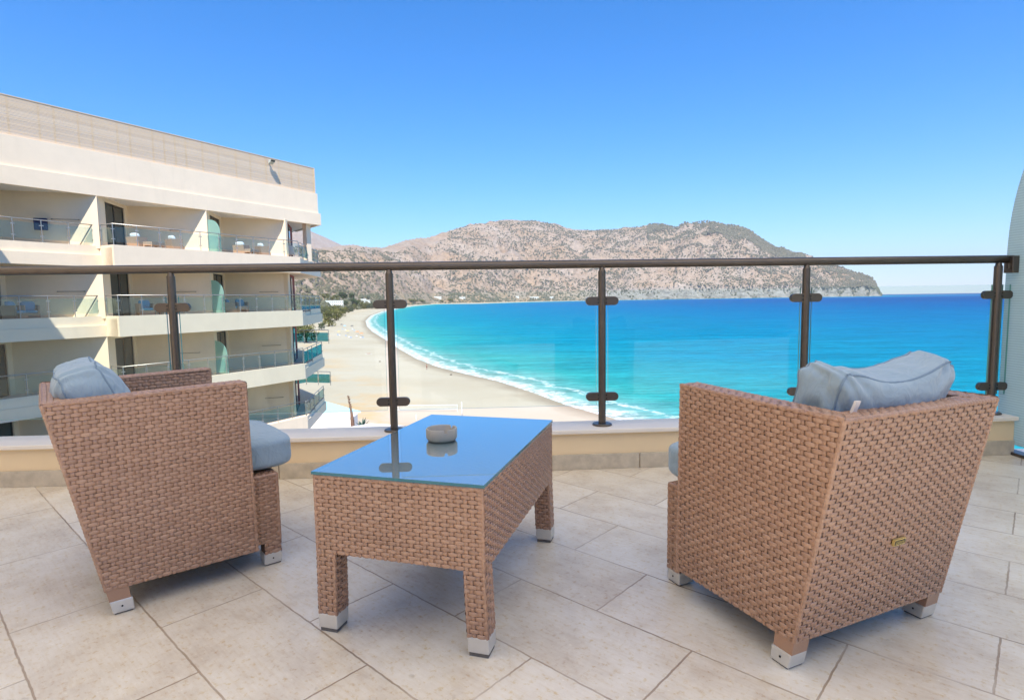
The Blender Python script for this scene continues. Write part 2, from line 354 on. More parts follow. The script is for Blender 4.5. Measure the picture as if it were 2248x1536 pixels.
# ------------------------------------------------------------------ weave
def weave(mb, O, U, V, H, uL, uR, a=.0195, b=.0122, A=.0020, seed=0, base=.5, core_off=.0):
    """woven face: O origin, unit U along the strands, V across, outward normal UxV; uL/uR = (at v=0, at v=H)."""
    O, U, V = (np.asarray(q, float) for q in (O, U, V)); Nn = np.cross(U, V)
    rg = np.random.default_rng(seed+11)
    n = max(1, round(H/b)); b = H/n
    rowtone = rg.normal(0, .06, n+2)
    sec_w = np.array([-.5, -.36, 0, .36, .5])*b*.975; sec_h = np.array([-.0023, -.0005, 0, -.0005, -.0023])
    for j in range(n):
        v0 = (j+.5)*b; k = v0/H; l = uL[0]+(uL[1]-uL[0])*k; r = uR[0]+(uR[1]-uR[0])*k
        if r-l < .004: continue
        m = max(2, int((r-l)/(a/6))+1); u = np.linspace(l, r, m)
        cc = np.cos(pi*u/a+pi*j); h = A*(np.tanh(2.6*(cc+.45))*.55+.75*cc-.1)
        seg = np.floor((u/a+j+.5)/2).astype(int)
        tn = rg.uniform(-.22, .22, seg.max()-seg.min()+1)[seg-seg.min()]+base+rowtone[j]
        sag = .0006*np.sin(u*9+j)
        P = O+u[:, None, None]*U+(v0+sag[:, None, None]+sec_w[None, :, None])*V+(h[:, None]+sec_h[None, :])[:, :, None]*Nn
        idx = np.arange(m*5).reshape(m, 5)
        F = np.stack([idx[:-1, :-1], idx[1:, :-1], idx[1:, 1:], idx[:-1, 1:]], -1).reshape(-1, 4)
        mb.add(P.reshape(-1, 3), F.tolist(), 0, np.repeat(np.clip(tn, 0, 1), 5))
    i0 = int(math.ceil(min(uL)/a)); i1 = int(math.floor(max(uR)/a))
    vw = np.array([-.5, 0, .5])*a*.50; vh = np.array([-.0007, 0, -.0007])
    for i in range(i0, i1+1):
        u = i*a; m = n*4+1; v = np.linspace(0, H, m)
        l = uL[0]+(uL[1]-uL[0])*v/H; r = uR[0]+(uR[1]-uR[0])*v/H
        ok = (u > l+.002) & (u < r-.002)
        if ok.sum() < 2: continue
        v = v[ok]; m = len(v)
        h = -.0013*np.cos(pi*(i+v/b-.5))-.0002
        P = O+(u+vw[None, :, None])*U+v[:, None, None]*V+(h[:, None]+vh[None, :])[:, :, None]*Nn
        idx = np.arange(m*3).reshape(m, 3)
        F = np.stack([idx[:-1, :-1], idx[:-1, 1:], idx[1:, 1:], idx[1:, :-1]], -1).reshape(-1, 4)[:, ::-1]
        mb.add(P.reshape(-1, 3), F.tolist(), 0, np.clip(base-.06+rg.uniform(-.15, .15), 0, 1))
    return mb
def seam(mb, p0, p1, r=.0056, seed=0):
    p0, p1 = np.asarray(p0, float), np.asarray(p1, float); L = np.linalg.norm(p1-p0); n = max(2, int(L/.0125)); rg = np.random.default_rng(seed)
    for i in range(n):
        a, b = p0+(p1-p0)*i/n, p0+(p1-p0)*(i+1)/n; m = (a+b)/2
        mb.tube([a, m, b], [r*.86, r*1.05, r*.86], 8, 0, float(np.clip(.48+rg.uniform(-.25, .25), 0, 1)), caps=False)
X, Y, Z = np.eye(3)

# ------------------------------------------------------------------ armchairs
W2, DT, HB, HF, SB, DB, ZS, ARM = .2924, .536, .654, .665, .1165, .632, .327, .062
ZP = .078
def side_y(z): return SB*(HB-z)/(HB-.054)        # slanting rear edge
def chair_parts():
    parts = {}
    for sg in (1, -1):
        mb = MB(); x = sg*W2; xi = sg*(W2-ARM); e = .004
        c = x-sg*e; ci = xi+sg*e
        y0, y1 = side_y(ZP)+e, side_y(HB)+e
        p = [(ci, y0, ZP+e), (c, y0, ZP+e), (c, DT-e, ZP+e), (ci, DT-e, ZP+e), (ci, y1+.004, HB-e), (c, y1+.004, HB-e), (c, DT-e, HF-e), (ci, DT-e, HF-e)]
        if sg < 0: p = [p[1], p[0], p[3], p[2], p[5], p[4], p[7], p[6]]
        mb.hexa(p, 1)
        Hh = (HB+HF)/2-ZP; slope = (HF-HB)/DT
        if sg > 0:
            weave(mb, (x, 0, ZP), Y, Z, Hh, (side_y(ZP), 0), (DT+.012, DT), seed=1)
            weave(mb, (xi, DT, ZS), -Y, Z, HB-ZS, (0, 0), (DT-.10, DT-.06), seed=2)
        else:
            weave(mb, (x, DT, ZP), -Y, Z, Hh, (-.012, 0), (DT-side_y(ZP), DT), seed=3)
            weave(mb, (xi, 0, ZS), Y, Z, HB-ZS, (.10, .06), (DT, DT), seed=4)
        if sg > 0: weave(mb, (xi, DT, ZP), X, Z, HF-ZP, (0, 0), (ARM, ARM), seed=5)     # front edge (+y)
        else: weave(mb, (x, DT, ZP), X, Z, HF-ZP, (0, 0), (ARM, ARM), seed=6)
        # flip: front faces look to +y, so weave with -X
        Vt = np.array([0, DT, HF-HB]); L = np.linalg.norm(Vt); Vt = Vt/L
        xa = min(x, xi)
        weave(mb, (xa, 0, HB), X, Vt, L, (0, 0), (ARM, ARM), a=.0155, b=.0145, seed=7, base=.55)
        for xx in (x-sg*.003, xi+sg*.003):
            seam(mb, (xx, .003, HB-.003), (xx, DT-.003, HF-.003), seed=8)
            seam(mb, (xx, DT-.003, HF-.003), (xx, DT+.006, ZP), seed=9)
        seam(mb, (x-sg*.003, side_y(HB)+.003, HB), (x-sg*.003, side_y(ZP)+.003, ZP), r=.0058, seed=10)
        # wicker stub over the rear foot
        yb = side_y(ZP); ys = side_y(.042)
        st = [(x-sg*.002, yb+.001, ZP+.004), (x-sg*.056, yb+.001, ZP+.004), (x-sg*.056, yb+.058, ZP+.004), (x-sg*.002, yb+.058, ZP+.004)]
        sb = [(x-sg*.002, ys+.001, .042), (x-sg*.056, ys+.001, .042), (x-sg*.056, ys+.056, .042), (x-sg*.002, ys+.056, .042)]
        mb.hexa(sb+st if sg < 0 else [sb[1], sb[0], sb[3], sb[2], st[1], st[0], st[3], st[2]], 0, .45)
        parts.setdefault('armrest', []).append(mb)
    mb = MB(); e = .004; wi = W2-ARM
    Vb = np.array([0, -SB*(HB-ZP)/(HB-.054), HB-ZP]); L = np.linalg.norm(Vb); Vb /= L
    ob = np.array([-W2, side_y(ZP), ZP])
    mb.hexa([(-wi, side_y(ZP)+e, ZP+e), (wi, side_y(ZP)+e, ZP+e), (wi, side_y(ZP)+ARM, ZP+e), (-wi, side_y(ZP)+ARM, ZP+e), (-wi, e, HB-e), (wi, e, HB-e), (wi, ARM-e, HB-e), (-wi, ARM-e, HB-e)], 1)
    weave(mb, ob, X, Vb, L, (.004, .004), (2*W2-.004, 2*W2-.004), seed=12)
    weave(mb, (-wi, .002, HB), X, Y, ARM, (0, 0), (2*wi, 2*wi), a=.0155, b=.0145, seed=13, base=.55)
    yi = ARM+side_y(ZS)
    Vi = np.array([0, ARM-yi, HB-ZS]); Li = np.linalg.norm(Vi); Vi /= Li
    weave(mb, (wi, yi, ZS), -X, Vi, Li, (0, 0), (2*wi, 2*wi), seed=14)
    seam(mb, (-W2+.003, .003, HB-.003), (W2-.003, .003, HB-.003), seed=15); seam(mb, (-wi, ARM-.003, HB-.003), (wi, ARM-.003, HB-.003), seed=16)
    seam(mb, (-W2+.004, side_y(ZP)+.004, ZP+.002), (W2-.004, side_y(ZP)+.004, ZP+.002), seed=17)
    parts['backrest'] = [mb]
    mb = MB(); xs = W2-.036; yb = side_y(ZP)+.05; zb = .082
    mb.box((-xs+e, yb, zb+e), (xs-e, DB-e, ZS-e), 1)
    weave(mb, (xs, yb, zb), Y, Z, ZS-zb, (DT-yb-.05, DT-yb-.05), (DB-yb, DB-yb), seed=20)
    weave(mb, (-xs, DB, zb), -Y, Z, ZS-zb, (0, 0), (DB-DT+.05, DB-DT+.05), seed=21)
    weave(mb, (xs, DB, zb), -X, Z, ZS-zb, (0, 0), (2*xs, 2*xs), seed=22)
    weave(mb, (-xs, DT-.06, ZS), X, Y, DB-DT+.06, (0, 0), (2*xs, 2*xs), seed=23)
    for sg in (-1, 1):
        seam(mb, (sg*(xs-.003), DB-.003, zb), (sg*(xs-.003), DB-.003, ZS-.003), seed=24)
        seam(mb, (sg*(xs-.003), DT-.05, ZS-.003), (sg*(xs-.003), DB-.003, ZS-.003), seed=25)
        x = sg*xs; x2 = sg*(xs-.054)
        mb.box((min(x, x2)+.003, DB-.056, .042), (max(x, x2)-.003, DB-.003, zb+.01), 1)
        weave(mb, (xs, DB-.056, .04) if sg > 0 else (-xs, DB, .04), Y if sg > 0 else -Y, Z, zb-.04, (0, 0), (.056, .056), seed=26)
        weave(mb, (max(x, x2), DB, .04), -X, Z, zb-.04, (0, 0), (.054, .054), seed=27)
    seam(mb, (-xs+.003, DB-.003, ZS-.003), (xs-.003, DB-.003, ZS-.003), seed=28)
    parts['seat_base'] = [mb]
    return parts
def fix_front(parts): pass

def rounded_block(w, d, h, n=18, p=6., crown=.0, bulge=0.0, wr=0.0, ears=0.0, sagx=0.0, seed=0):
    """soft cushion: w x d footprint (x,y), h thick (z), centred on origin."""
    g = np.linspace(-1, 1, n+1); vs = {}; V = []; F = []
    def vid(a, b, c):
        k = (a, b, c)
        if k not in vs: vs[k] = len(V); V.append((2*a/n-1, 2*b/n-1, 2*c/n-1))
        return vs[k]
    for a in range(n):
        for b in range(n):
            for s_ in (0, n):
                q = [(a, b), (a+1, b), (a+1, b+1), (a, b+1)]
                if s_ == 0: q = q[::-1]
                F.append([vid(i, j, s_) for i, j in q]); F.append([vid(s_, i, j) for i, j in q]); F.append([vid(j, s_, i) for i, j in q])
    P = np.array(V)
    c = np.abs(P).max(1, keepdims=True); l = (np.abs(P)**p).sum(1, keepdims=True)**(1/p)
    P = P*c/l
    u, v, t = P.T.copy()
    f = (1-np.abs(u)**3)*(1-np.abs(v)**3)
    z = t*(1+bulge*f)
    Q = np.stack([u*w/2*(1-.05*bulge*(1-v*v)*0), v*d/2, z*h/2], 1)
    Q[:, 2] += crown*(1-u*u)*(1-v*v)*(t > 0)
    if ears: Q[:, 1] += ears*(np.abs(u)**2.5)*np.clip(v, 0, 1)
    if wr:
        nz = fbm3(P*np.array([2.2, 2.6, 1.6])+seed, 4)-.5; rg = np.sin((u*5+v*2.5+3*nz)*3.0+seed)*np.clip(np.abs(u)-.25, 0, 1)
        nrm = P/np.linalg.norm(P, axis=1, keepdims=True)
        Q += nrm*(wr*(nz*2.0+.35*rg))[:, None]
    global RB_GRID; RB_GRID = np.array(V)
    return Q, F, P
def hsh(i, j, k):
    n = (i*374761393+j*668265263+k*2147483647*0+k*1274126177) & 0xffffffff
    n = ((n ^ (n >> 13))*1274126177) & 0xffffffff
    return ((n ^ (n >> 16)) & 0xffff)/65535.
def vnoise3(P):
    P = np.asarray(P, float); I = np.floor(P).astype(np.int64); f = P-I; f = f*f*(3-2*f); r = 0
    for a in (0, 1):
        for b in (0, 1):
            for c in (0, 1):
                w = (f[..., 0] if a else 1-f[..., 0])*(f[..., 1] if b else 1-f[..., 1])*(f[..., 2] if c else 1-f[..., 2])
                r = r+w*hsh(I[..., 0]+a, I[..., 1]+b, I[..., 2]+c)
    return r
def fbm3(P, o=4, g=.5):
    P = np.asarray(P, float); s = 0; a = 1; t = 0
    for i in range(o): s = s+a*vnoise3(P*2**i+i*17.3); t += a; a *= g
    return s/t
def fbm2(x, y, o=5, g=.5):
    return fbm3(np.stack([x, y, np.zeros_like(x)+.37], -1), o, g)

CHP = {}
for nm, mbs in chair_parts().items(): CHP[nm] = [mb.mesh(nm, [WICK, CORE]) for mb in mbs]
foot_rear = [MB().hexa([(x0, .1165+.011, .004), (x1, .1275, .004), (x1, .1825, .004), (x0, .1825, .004), (x0, .1195, .043), (x1, .1195, .043), (x1, .179, .043), (x0, .179, .043)]) for x0, x1 in ((W2-.058, W2+.0005), (-W2-.0005, -W2+.058))]
foot_front = [MB().box((x0, DB-.059, .004), (x1, DB+.001, .043)) for x0, x1 in ((W2-.036-.057, W2-.0355), (-W2+.0355, -W2+.036+.057))]
def make_chair(loc, yaw, label, badge):
    r = empty('wicker_armchair', loc, yaw); tag(r, label, 'armchair', 'wicker armchairs on the balcony')
    for nm, mes in CHP.items():
        for me in mes: link(nm, me, r)
    for mb in foot_rear+foot_front:
        q = MB(); q.v = list(mb.v); q.f = list(mb.f); q.m = list(mb.m); q.tone = list(mb.tone); q.n = mb.n
        o = q.build('foot_cap', CAPM, r, bevel=.003)
        lo = np.min(mb.v[0], 0); hi = np.max(mb.v[0], 0)
        MB().box((lo[0]+.004, lo[1]+.012, 0), (hi[0]-.004, hi[1]-.004, .0045)).build('rubber_pad', RUB, o)
        c = (lo+hi)/2
        for xx, dx in ((lo[0], -1), (hi[0], 1)): MB().tube([(xx+.0005*dx, c[1], .024), (xx+.0015*dx, c[1], .024)], .0028, 10).build('screw', BOLT, o)
    if badge:
        Vb = np.array([0, -SB, HB-.054]); Vb /= np.linalg.norm(Vb); Nb = np.cross(X, Vb)
        def pl(u, z, d): return np.array([u, side_y(z), z])+Nb*d
        def plate(mb, u0, u1, z0, z1, d0, d1, mi=0): mb.hexa([pl(u0, z0, d1), pl(u1, z0, d1), pl(u1, z0, d0), pl(u0, z0, d0), pl(u0, z1, d1), pl(u1, z1, d1), pl(u1, z1, d0), pl(u0, z1, d0)], mi)
        mb = MB(); u0, u1, z0, z1 = badge; plate(mb, u0, u1, z0, z1, .0015, .0072)
        pb = mb.build('name_plate', BRASS, r)
        mb = MB(); plate(mb, u0+.0025, u1-.0025, z0+.0025, z1-.0025, .0072, .0078); mb.build('plate_field', BLK, pb)
        mb = MB(); rg = random.Random(3); u = u0+.0055
        while u < u1-.006:
            w = rg.choice((.0018, .0022, .0026)); zz0, zz1 = z0+.0048, z1-.0048
            k = rg.randrange(4)
            plate(mb, u, u+.0007, zz0, zz1, .0078, .0083)
            if k != 1: plate(mb, u+.0007, u+w, zz1-.0008, zz1, .0078, .0083)
            if k in (0, 2): plate(mb, u+.0007, u+w, (zz0+zz1)/2-.0004, (zz0+zz1)/2+.0004, .0078, .0083)
            if k != 2: plate(mb, u+.0007, u+w, zz0, zz0+.0008, .0078, .0083)
            u += w+.0012
        mb.build('plate_lettering', BRASS, pb)
    return r
LC = make_chair((-1.4906, 1.8067, 0), R(-51.0), 'brown wicker armchair seen side on, left of the coffee table, facing the bay', None)
RC = make_chair((.9913, 1.3602, 0), R(23.88), 'brown wicker armchair seen from behind, brass plate on its back, right of the table', (-.006, .038, .290, .307))

def cushion_obj(name, Q, F, label, cat, loc, yaw, group):
    mb = MB().add(Q, F); o = mb.build(name, FAB, None, smooth=True, loc=loc, rz=yaw); tag(o, label, cat, group)
    s = o.modifiers.new('sub', 'SUBSURF'); s.levels = s.render_levels = 1
    return o
def local(loc, yaw, p):
    v = Vector(p); v.rotate(Matrix.Rotation(yaw, 3, 'Z')); return v+Vector(loc)
def piping(o, pts, r=.0035): 
    p = MB().tube(pts, r, 6).build('piping', PIPE, o, smooth=True); return p
for (ch, yaw, where, k) in ((LC, R(-51.0), 'left', 0), (RC, R(23.88), 'right', 1)):
    Q, F, P = rounded_block(.468, .56, .116, 20, 7, crown=.012, wr=.004, seed=3+k)
    lab = 'thick pale blue seat cushion jutting forward in the side-on left armchair' if k == 0 else 'pale blue seat cushion edge peeking past the arm of the right armchair'
    o = cushion_obj('seat_cushion', Q, F, lab, 'cushion', local(ch.location, yaw, (0, DB+.082-.28, ZS+.004+.058)), yaw, 'seat cushions of the armchairs')
    for zz in (.036, -.036):
        ring = []
        for w in np.linspace(0, 2*pi, 90):
            cx, cy = cos(w), sin(w); l = (abs(cx)**6+abs(cy)**6)**(1/6.); ring.append((cx/l*.2305, cy/l*.2765, zz))
        piping(o, ring, .0028)
    # back cushion
    Q, F, P = rounded_block(.45, .40, .145, 44, 6 if k else 4.2, bulge=.22 if k else .42, wr=.014 if k else .010, ears=.03, seed=9+5*k)
    nrm_ = P/np.linalg.norm(P, axis=1, keepdims=True)
    for cu, cv in ((-1, 1), (1, 1), (-1, -.6), (1, -.6)):      # gathers running out of the sewn corners
        du, dv_ = P[:, 0]-cu, P[:, 1]-cv; rr_ = np.hypot(du, dv_); an = np.arctan2(dv_, du)
        Q += nrm_*((.0055 if k else .0035)*np.sin(an*11+3*P[:, 2]+k)*np.exp(-((rr_-.28)/.30)**2)*np.clip(1.2-abs(P[:, 2])*.5, 0, 1))[:, None]
    # stand it up: local x = width, y -> up, z -> backwards
    tilt = R(13) if k else R(20)
    Q2 = np.stack([Q[:, 0], -Q[:, 2]*cos(tilt)*1.0-Q[:, 1]*sin(tilt), Q[:, 1]*cos(tilt)-Q[:, 2]*sin(tilt)], 1)
    Q2[:, 2] -= (.040 if k else .02)*(1-np.abs(P[:, 0]-.12*k)**2)*np.clip(P[:, 1], 0, 1)-.016*k*np.clip(P[:, 1], 0, 1)*P[:, 0]
    lab = 'plump light blue back cushion slumped in the left armchair' if k == 0 else 'creased grey blue back cushion with white tag behind the right chair back'
    o = cushion_obj('back_cushion', Q2, [q[::-1] for q in F], lab, 'cushion', local(ch.location, yaw, (.01, .165, .568) if k else (0, .155, .56)), yaw, 'back cushions of the armchairs')
    for tl in (-.72, .72):
        G = RB_GRID; lvl = np.unique(np.round(G[:, 2], 6)); lv_ = lvl[np.argmin(np.abs(lvl-tl))]
        on = np.where((np.abs(G[:, 2]-lv_) < 1e-5) & (np.abs(np.abs(G[:, :2]).max(1)-1) < 1e-5))[0]; on = on[np.argsort(np.arctan2(G[on, 1], G[on, 0]))]
        ctr = Q2.mean(0); pts = [Q2[i]+(Q2[i]-ctr)/np.linalg.norm(Q2[i]-ctr)*-.001 for i in list(on)+[on[0]]]; piping(o, pts, .0032)
    if k:
        tg = MB().hexa([(-.213, -.116, .082), (-.203, -.119, .082), (-.203, -.112, .082), (-.213, -.109, .082), (-.210, -.126, .114), (-.200, -.129, .114), (-.200, -.122, .114), (-.210, -.119, .114)]).build('care_label', TAG, o)

# ------------------------------------------------------------------ coffee table
tb = empty('wicker_table', (-.2044, 1.8751, 0), R(-16.51)); tag(tb, 'brown wicker coffee table with blue mirroring glass top between the armchairs', 'table')
TW, TL, TH_, AP, LG = .4975, .794, .4525, .222, .058
ap = MB(); hw, hl = TW/2, TL/2; za = TH_-AP; e = .004
ap.box((-hw+e, -hl+e, za+e), (hw-e, hl-e, TH_-e), 1)
weave(ap, (-hw, -hl, za), X, Z, AP, (0, 0), (TW, TW), seed=31, b=.0112); weave(ap, (hw, hl, za), -X, Z, AP, (0, 0), (TW, TW), seed=32, b=.0112)
weave(ap, (hw, -hl, za), Y, Z, AP, (0, 0), (TL, TL), seed=33, b=.0112); weave(ap, (-hw, hl, za), -Y, Z, AP, (0, 0), (TL, TL), seed=34, b=.0112)
weave(ap, (-hw, -hl, TH_), X, Y, TL, (0, 0), (TW, TW), seed=35)
for sx in (-1, 1):
    for sy in (-1, 1): seam(ap, (sx*(hw-.003), sy*(hl-.003), za), (sx*(hw-.003), sy*(hl-.003), TH_), seed=36)
    seam(ap, (sx*(hw-.003), -hl, TH_-.004), (sx*(hw-.003), hl, TH_-.004), seed=37); seam(ap, (-hw, sx*(hl-.003), TH_-.004), (hw, sx*(hl-.003), TH_-.004), seed=38)
ap.build('apron', [WICK, CORE], tb)
for sx in (-1, 1):
    for sy in (-1, 1):
        lg = MB(); x0, x1 = sorted((sx*hw, sx*(hw-LG))); y0, y1 = sorted((sy*hl, sy*(hl-LG)))
        dx = .008 if (sx > 0) else .003
        lg.box((x0+e, y0+e, .05), (x1-e, y1-e, za+.006), 1); Hh = za-.05
        weave(lg, (x0, y0, .05), X, Z, Hh, (0, 0), (LG, LG), seed=40); weave(lg, (x1, y1, .05), -X, Z, Hh, (0, 0), (LG, LG), seed=41)
        weave(lg, (x1, y0, .05), Y, Z, Hh, (0, 0), (LG, LG), seed=42); weave(lg, (x0, y1, .05), -Y, Z, Hh, (0, 0), (LG, LG), seed=43)
        for cx in (x0+.003, x1-.003):
            for cy in (y0+.003, y1-.003): seam(lg, (cx, cy, .05), (cx, cy, za), r=.0045, seed=44)
        lg.xf(lambda p: np.array([p[0]+dx*sx*(za-p[2])/za, p[1], p[2]]))
        lo = lg.build('leg', [WICK, CORE], tb)
        ox = dx*sx*.9
        cp = MB().box((x0-.001+ox, y0-.001, .011), (x1+.001+ox, y1+.001, .053)).build('foot_cap', CAPM, lo, bevel=.003)
        MB().box((x0+.003+ox, y0+.003, 0), (x1-.003+ox, y1-.003, .011)).build('rubber_pad', RUB, lo)
gt = MB(); g0, g1 = TH_+.002, TH_+.0105; a_, b_ = hw+.004, hl+.004
v = [(-a_, -b_, g0), (a_, -b_, g0), (a_, b_, g0), (-a_, b_, g0), (-a_, -b_, g1), (a_, -b_, g1), (a_, b_, g1), (-a_, b_, g1)]
gt.add(v, [(4, 5, 6, 7)], 0); gt.add(v, [(0, 1, 5, 4), (1, 2, 6, 5), (2, 3, 7, 6), (3, 0, 4, 7)], 1)
gt.build('glass_top', [TOPG, TEDGE], tb)
# ashtray
ac = at(970, 966, TH_+.0105)
n = 144; r0 = .0515
prof = [(0, .001), (.042, .001), (.047, .004), (r0, .012), (r0, .040), (r0-.0015, .0425), (r0-.004, .0425), (r0-.0055, .040), (r0-.007, .012), (.036, .008), (0, .008)]
v = []
for k, (r, z) in enumerate(prof):
    for j in range(n):
        w = 2*pi*j/n; zz = z
        if 4 <= k <= 7:
            for nd in (-68, 52, 172):
                d = abs((math.degrees(w)-nd+180) % 360-180)
                if d < 6: zz = min(zz, .0315+.002*max(0, d-4))
        v.append((r*cos(w), r*sin(w), zz))
f = [(i*n+j, i*n+(j+1) % n, (i+1)*n+(j+1) % n, (i+1)*n+j) for i in range(len(prof)-1) for j in range(n)]
ao = MB().add(v, f).build('ashtray', CERA, None, smooth=True, loc=ac)
em = ao.modifiers.new('edge', 'EDGE_SPLIT'); em.split_angle = R(50)
tag(ao, 'round grey ceramic ashtray with rim notches on the glass table top', 'ashtray')

# ------------------------------------------------------------------ materials of the surroundings
DFRAME = plain('dark_frame', (.07, .065, .06), .5, .3); STEEL = plain('steel', (.42, .41, .39), .35, .7)
CURT = plain('curtain', (.35, .38, .33), .9, 0, .25, 6)
FLOODM = plain('flood_grey', (.45, .47, .42), .5)
def dglass():
    m, nt, b = mat('dark_window_glass'); b.inputs['Base Color'].default_value = (.05, .068, .07, 1); b.inputs['Roughness'].default_value = .06; return m
DGLASS = dglass()
HGLASS = glassy('railing_glass', (.84, .92, .93), 1.0, .02); TEALG = glassy('teal_glass', (.30, .58, .64), .8, .02)
FROST2 = frosted('frosted_teal', (.46, .70, .63))
SLATP = plain('slat_post', (.55, .42, .27), .8)
def slat():
    m, nt, b = mat('slats'); a = N(nt, 'Attribute', attribute_name='tone'); c = ramp(nt, a.outputs['Fac'], [(0, (.66, .49, .31)), (1, (.82, .65, .45))])
    n = noise(nt, 1, 4, .6, objco(nt, (.8, 1, 14))); nt.links.new(mixc(nt, N_mul(nt, n, .35), c.outputs[0], (.50, .40, .28)), b.inputs['Base Color']); b.inputs['Roughness'].default_value = .85; return m
SLAT = slat()
AQUA = plain('aqua_roof', (.50, .76, .78), .7, 0, .06, 1); ROOFW = plain('white_roof', (.80, .79, .80), .7, 0, .08, 2)
HWALL = plain('house_white', (.80, .79, .76), .8, 0, .06, .5); SHUT = plain('blue_shutter', (.10, .22, .42), .6)
ROCKM = plain('rock', (.10, .085, .07), .9); BARK = plain('bark', (.12, .085, .06), .9); DRYW = plain('dry_stalk', (.20, .115, .075), .9, 0, .35, 3); AGAVE = plain('agave_leaf', (.05, .10, .07), .5, 0, .3, 2)
def leaf(name, lo, hi):
    m, nt, b = mat(name); a = N(nt, 'Attribute', attribute_name='tone'); c = ramp(nt, a.outputs['Fac'], [(0, lo), (1, hi)])
    nt.links.new(c.outputs[0], b.inputs['Base Color']); b.inputs['Roughness'].default_value = .8; b.inputs['Specular IOR Level'].default_value = .2; return m
LEAFY = leaf('leaf_yellow_green', (.07, .075, .022), (.24, .22, .07)); LEAFG = leaf('leaf_grey_green', (.06, .07, .035), (.17, .17, .09)); LEAFD = leaf('leaf_dark_green', (.03, .05, .018), (.09, .12, .045))
SCRUBM = leaf('scrub_leaf', (.09, .09, .055), (.16, .148, .098))
def sand():
    m, nt, b = mat('sand'); co = objco(nt); d = N(nt, 'Attribute', attribute_name='shore').outputs['Fac']
    big = noise(nt, .03, 5, .6, co); fine = noise(nt, .8, 6, .7, co); n0 = noise(nt, .12, 4, .6, co)
    c = ramp(nt, big, [(.3, (.44, .365, .265)), (.55, (.49, .42, .32)), (.75, (.53, .465, .37))])
    c = mixc(nt, N_mul(nt, fine, .25), c.outputs[0], (.52, .43, .31))
    dd = N(nt, 'Math', operation='MULTIPLY_ADD'); nt.links.new(n0, dd.inputs[0]); dd.inputs[1].default_value = 6; nt.links.new(d, dd.inputs[2])
    wet = N(nt, 'MapRange'); nt.links.new(dd.outputs[0], wet.inputs[0]); wet.inputs[1].default_value = 4.5; wet.inputs[2].default_value = 9.5; wet.inputs[3].default_value = 1; wet.inputs[4].default_value = 0
    c = mixc(nt, wet.outputs[0], c, (.33, .265, .19))
    # dry orange weeds well above the waterline
    wn = noise(nt, .055, 5, .65, co); wm = N(nt, 'MapRange'); nt.links.new(wn, wm.inputs[0]); wm.inputs[1].default_value = .50; wm.inputs[2].default_value = .62
    far = N(nt, 'MapRange'); nt.links.new(d, far.inputs[0]); far.inputs[1].default_value = 24; far.inputs[2].default_value = 42
    mu = N(nt, 'Math', operation='MULTIPLY'); nt.links.new(wm.outputs[0], mu.inputs[0]); nt.links.new(far.outputs[0], mu.inputs[1]); mu2 = N(nt, 'Math', operation='MULTIPLY'); nt.links.new(mu.outputs[0], mu2.inputs[0]); nt.links.new(fine, mu2.inputs[1])
    c = mixc(nt, mu2.outputs[0], c, (.60, .34, .11))
    nt.links.new(c, b.inputs['Base Color']); b.inputs['Roughness'].default_value = .9; b.inputs['Specular IOR Level'].default_value = .2
    bump(nt, fine, .5, .15, b); return m
SAND = sand()
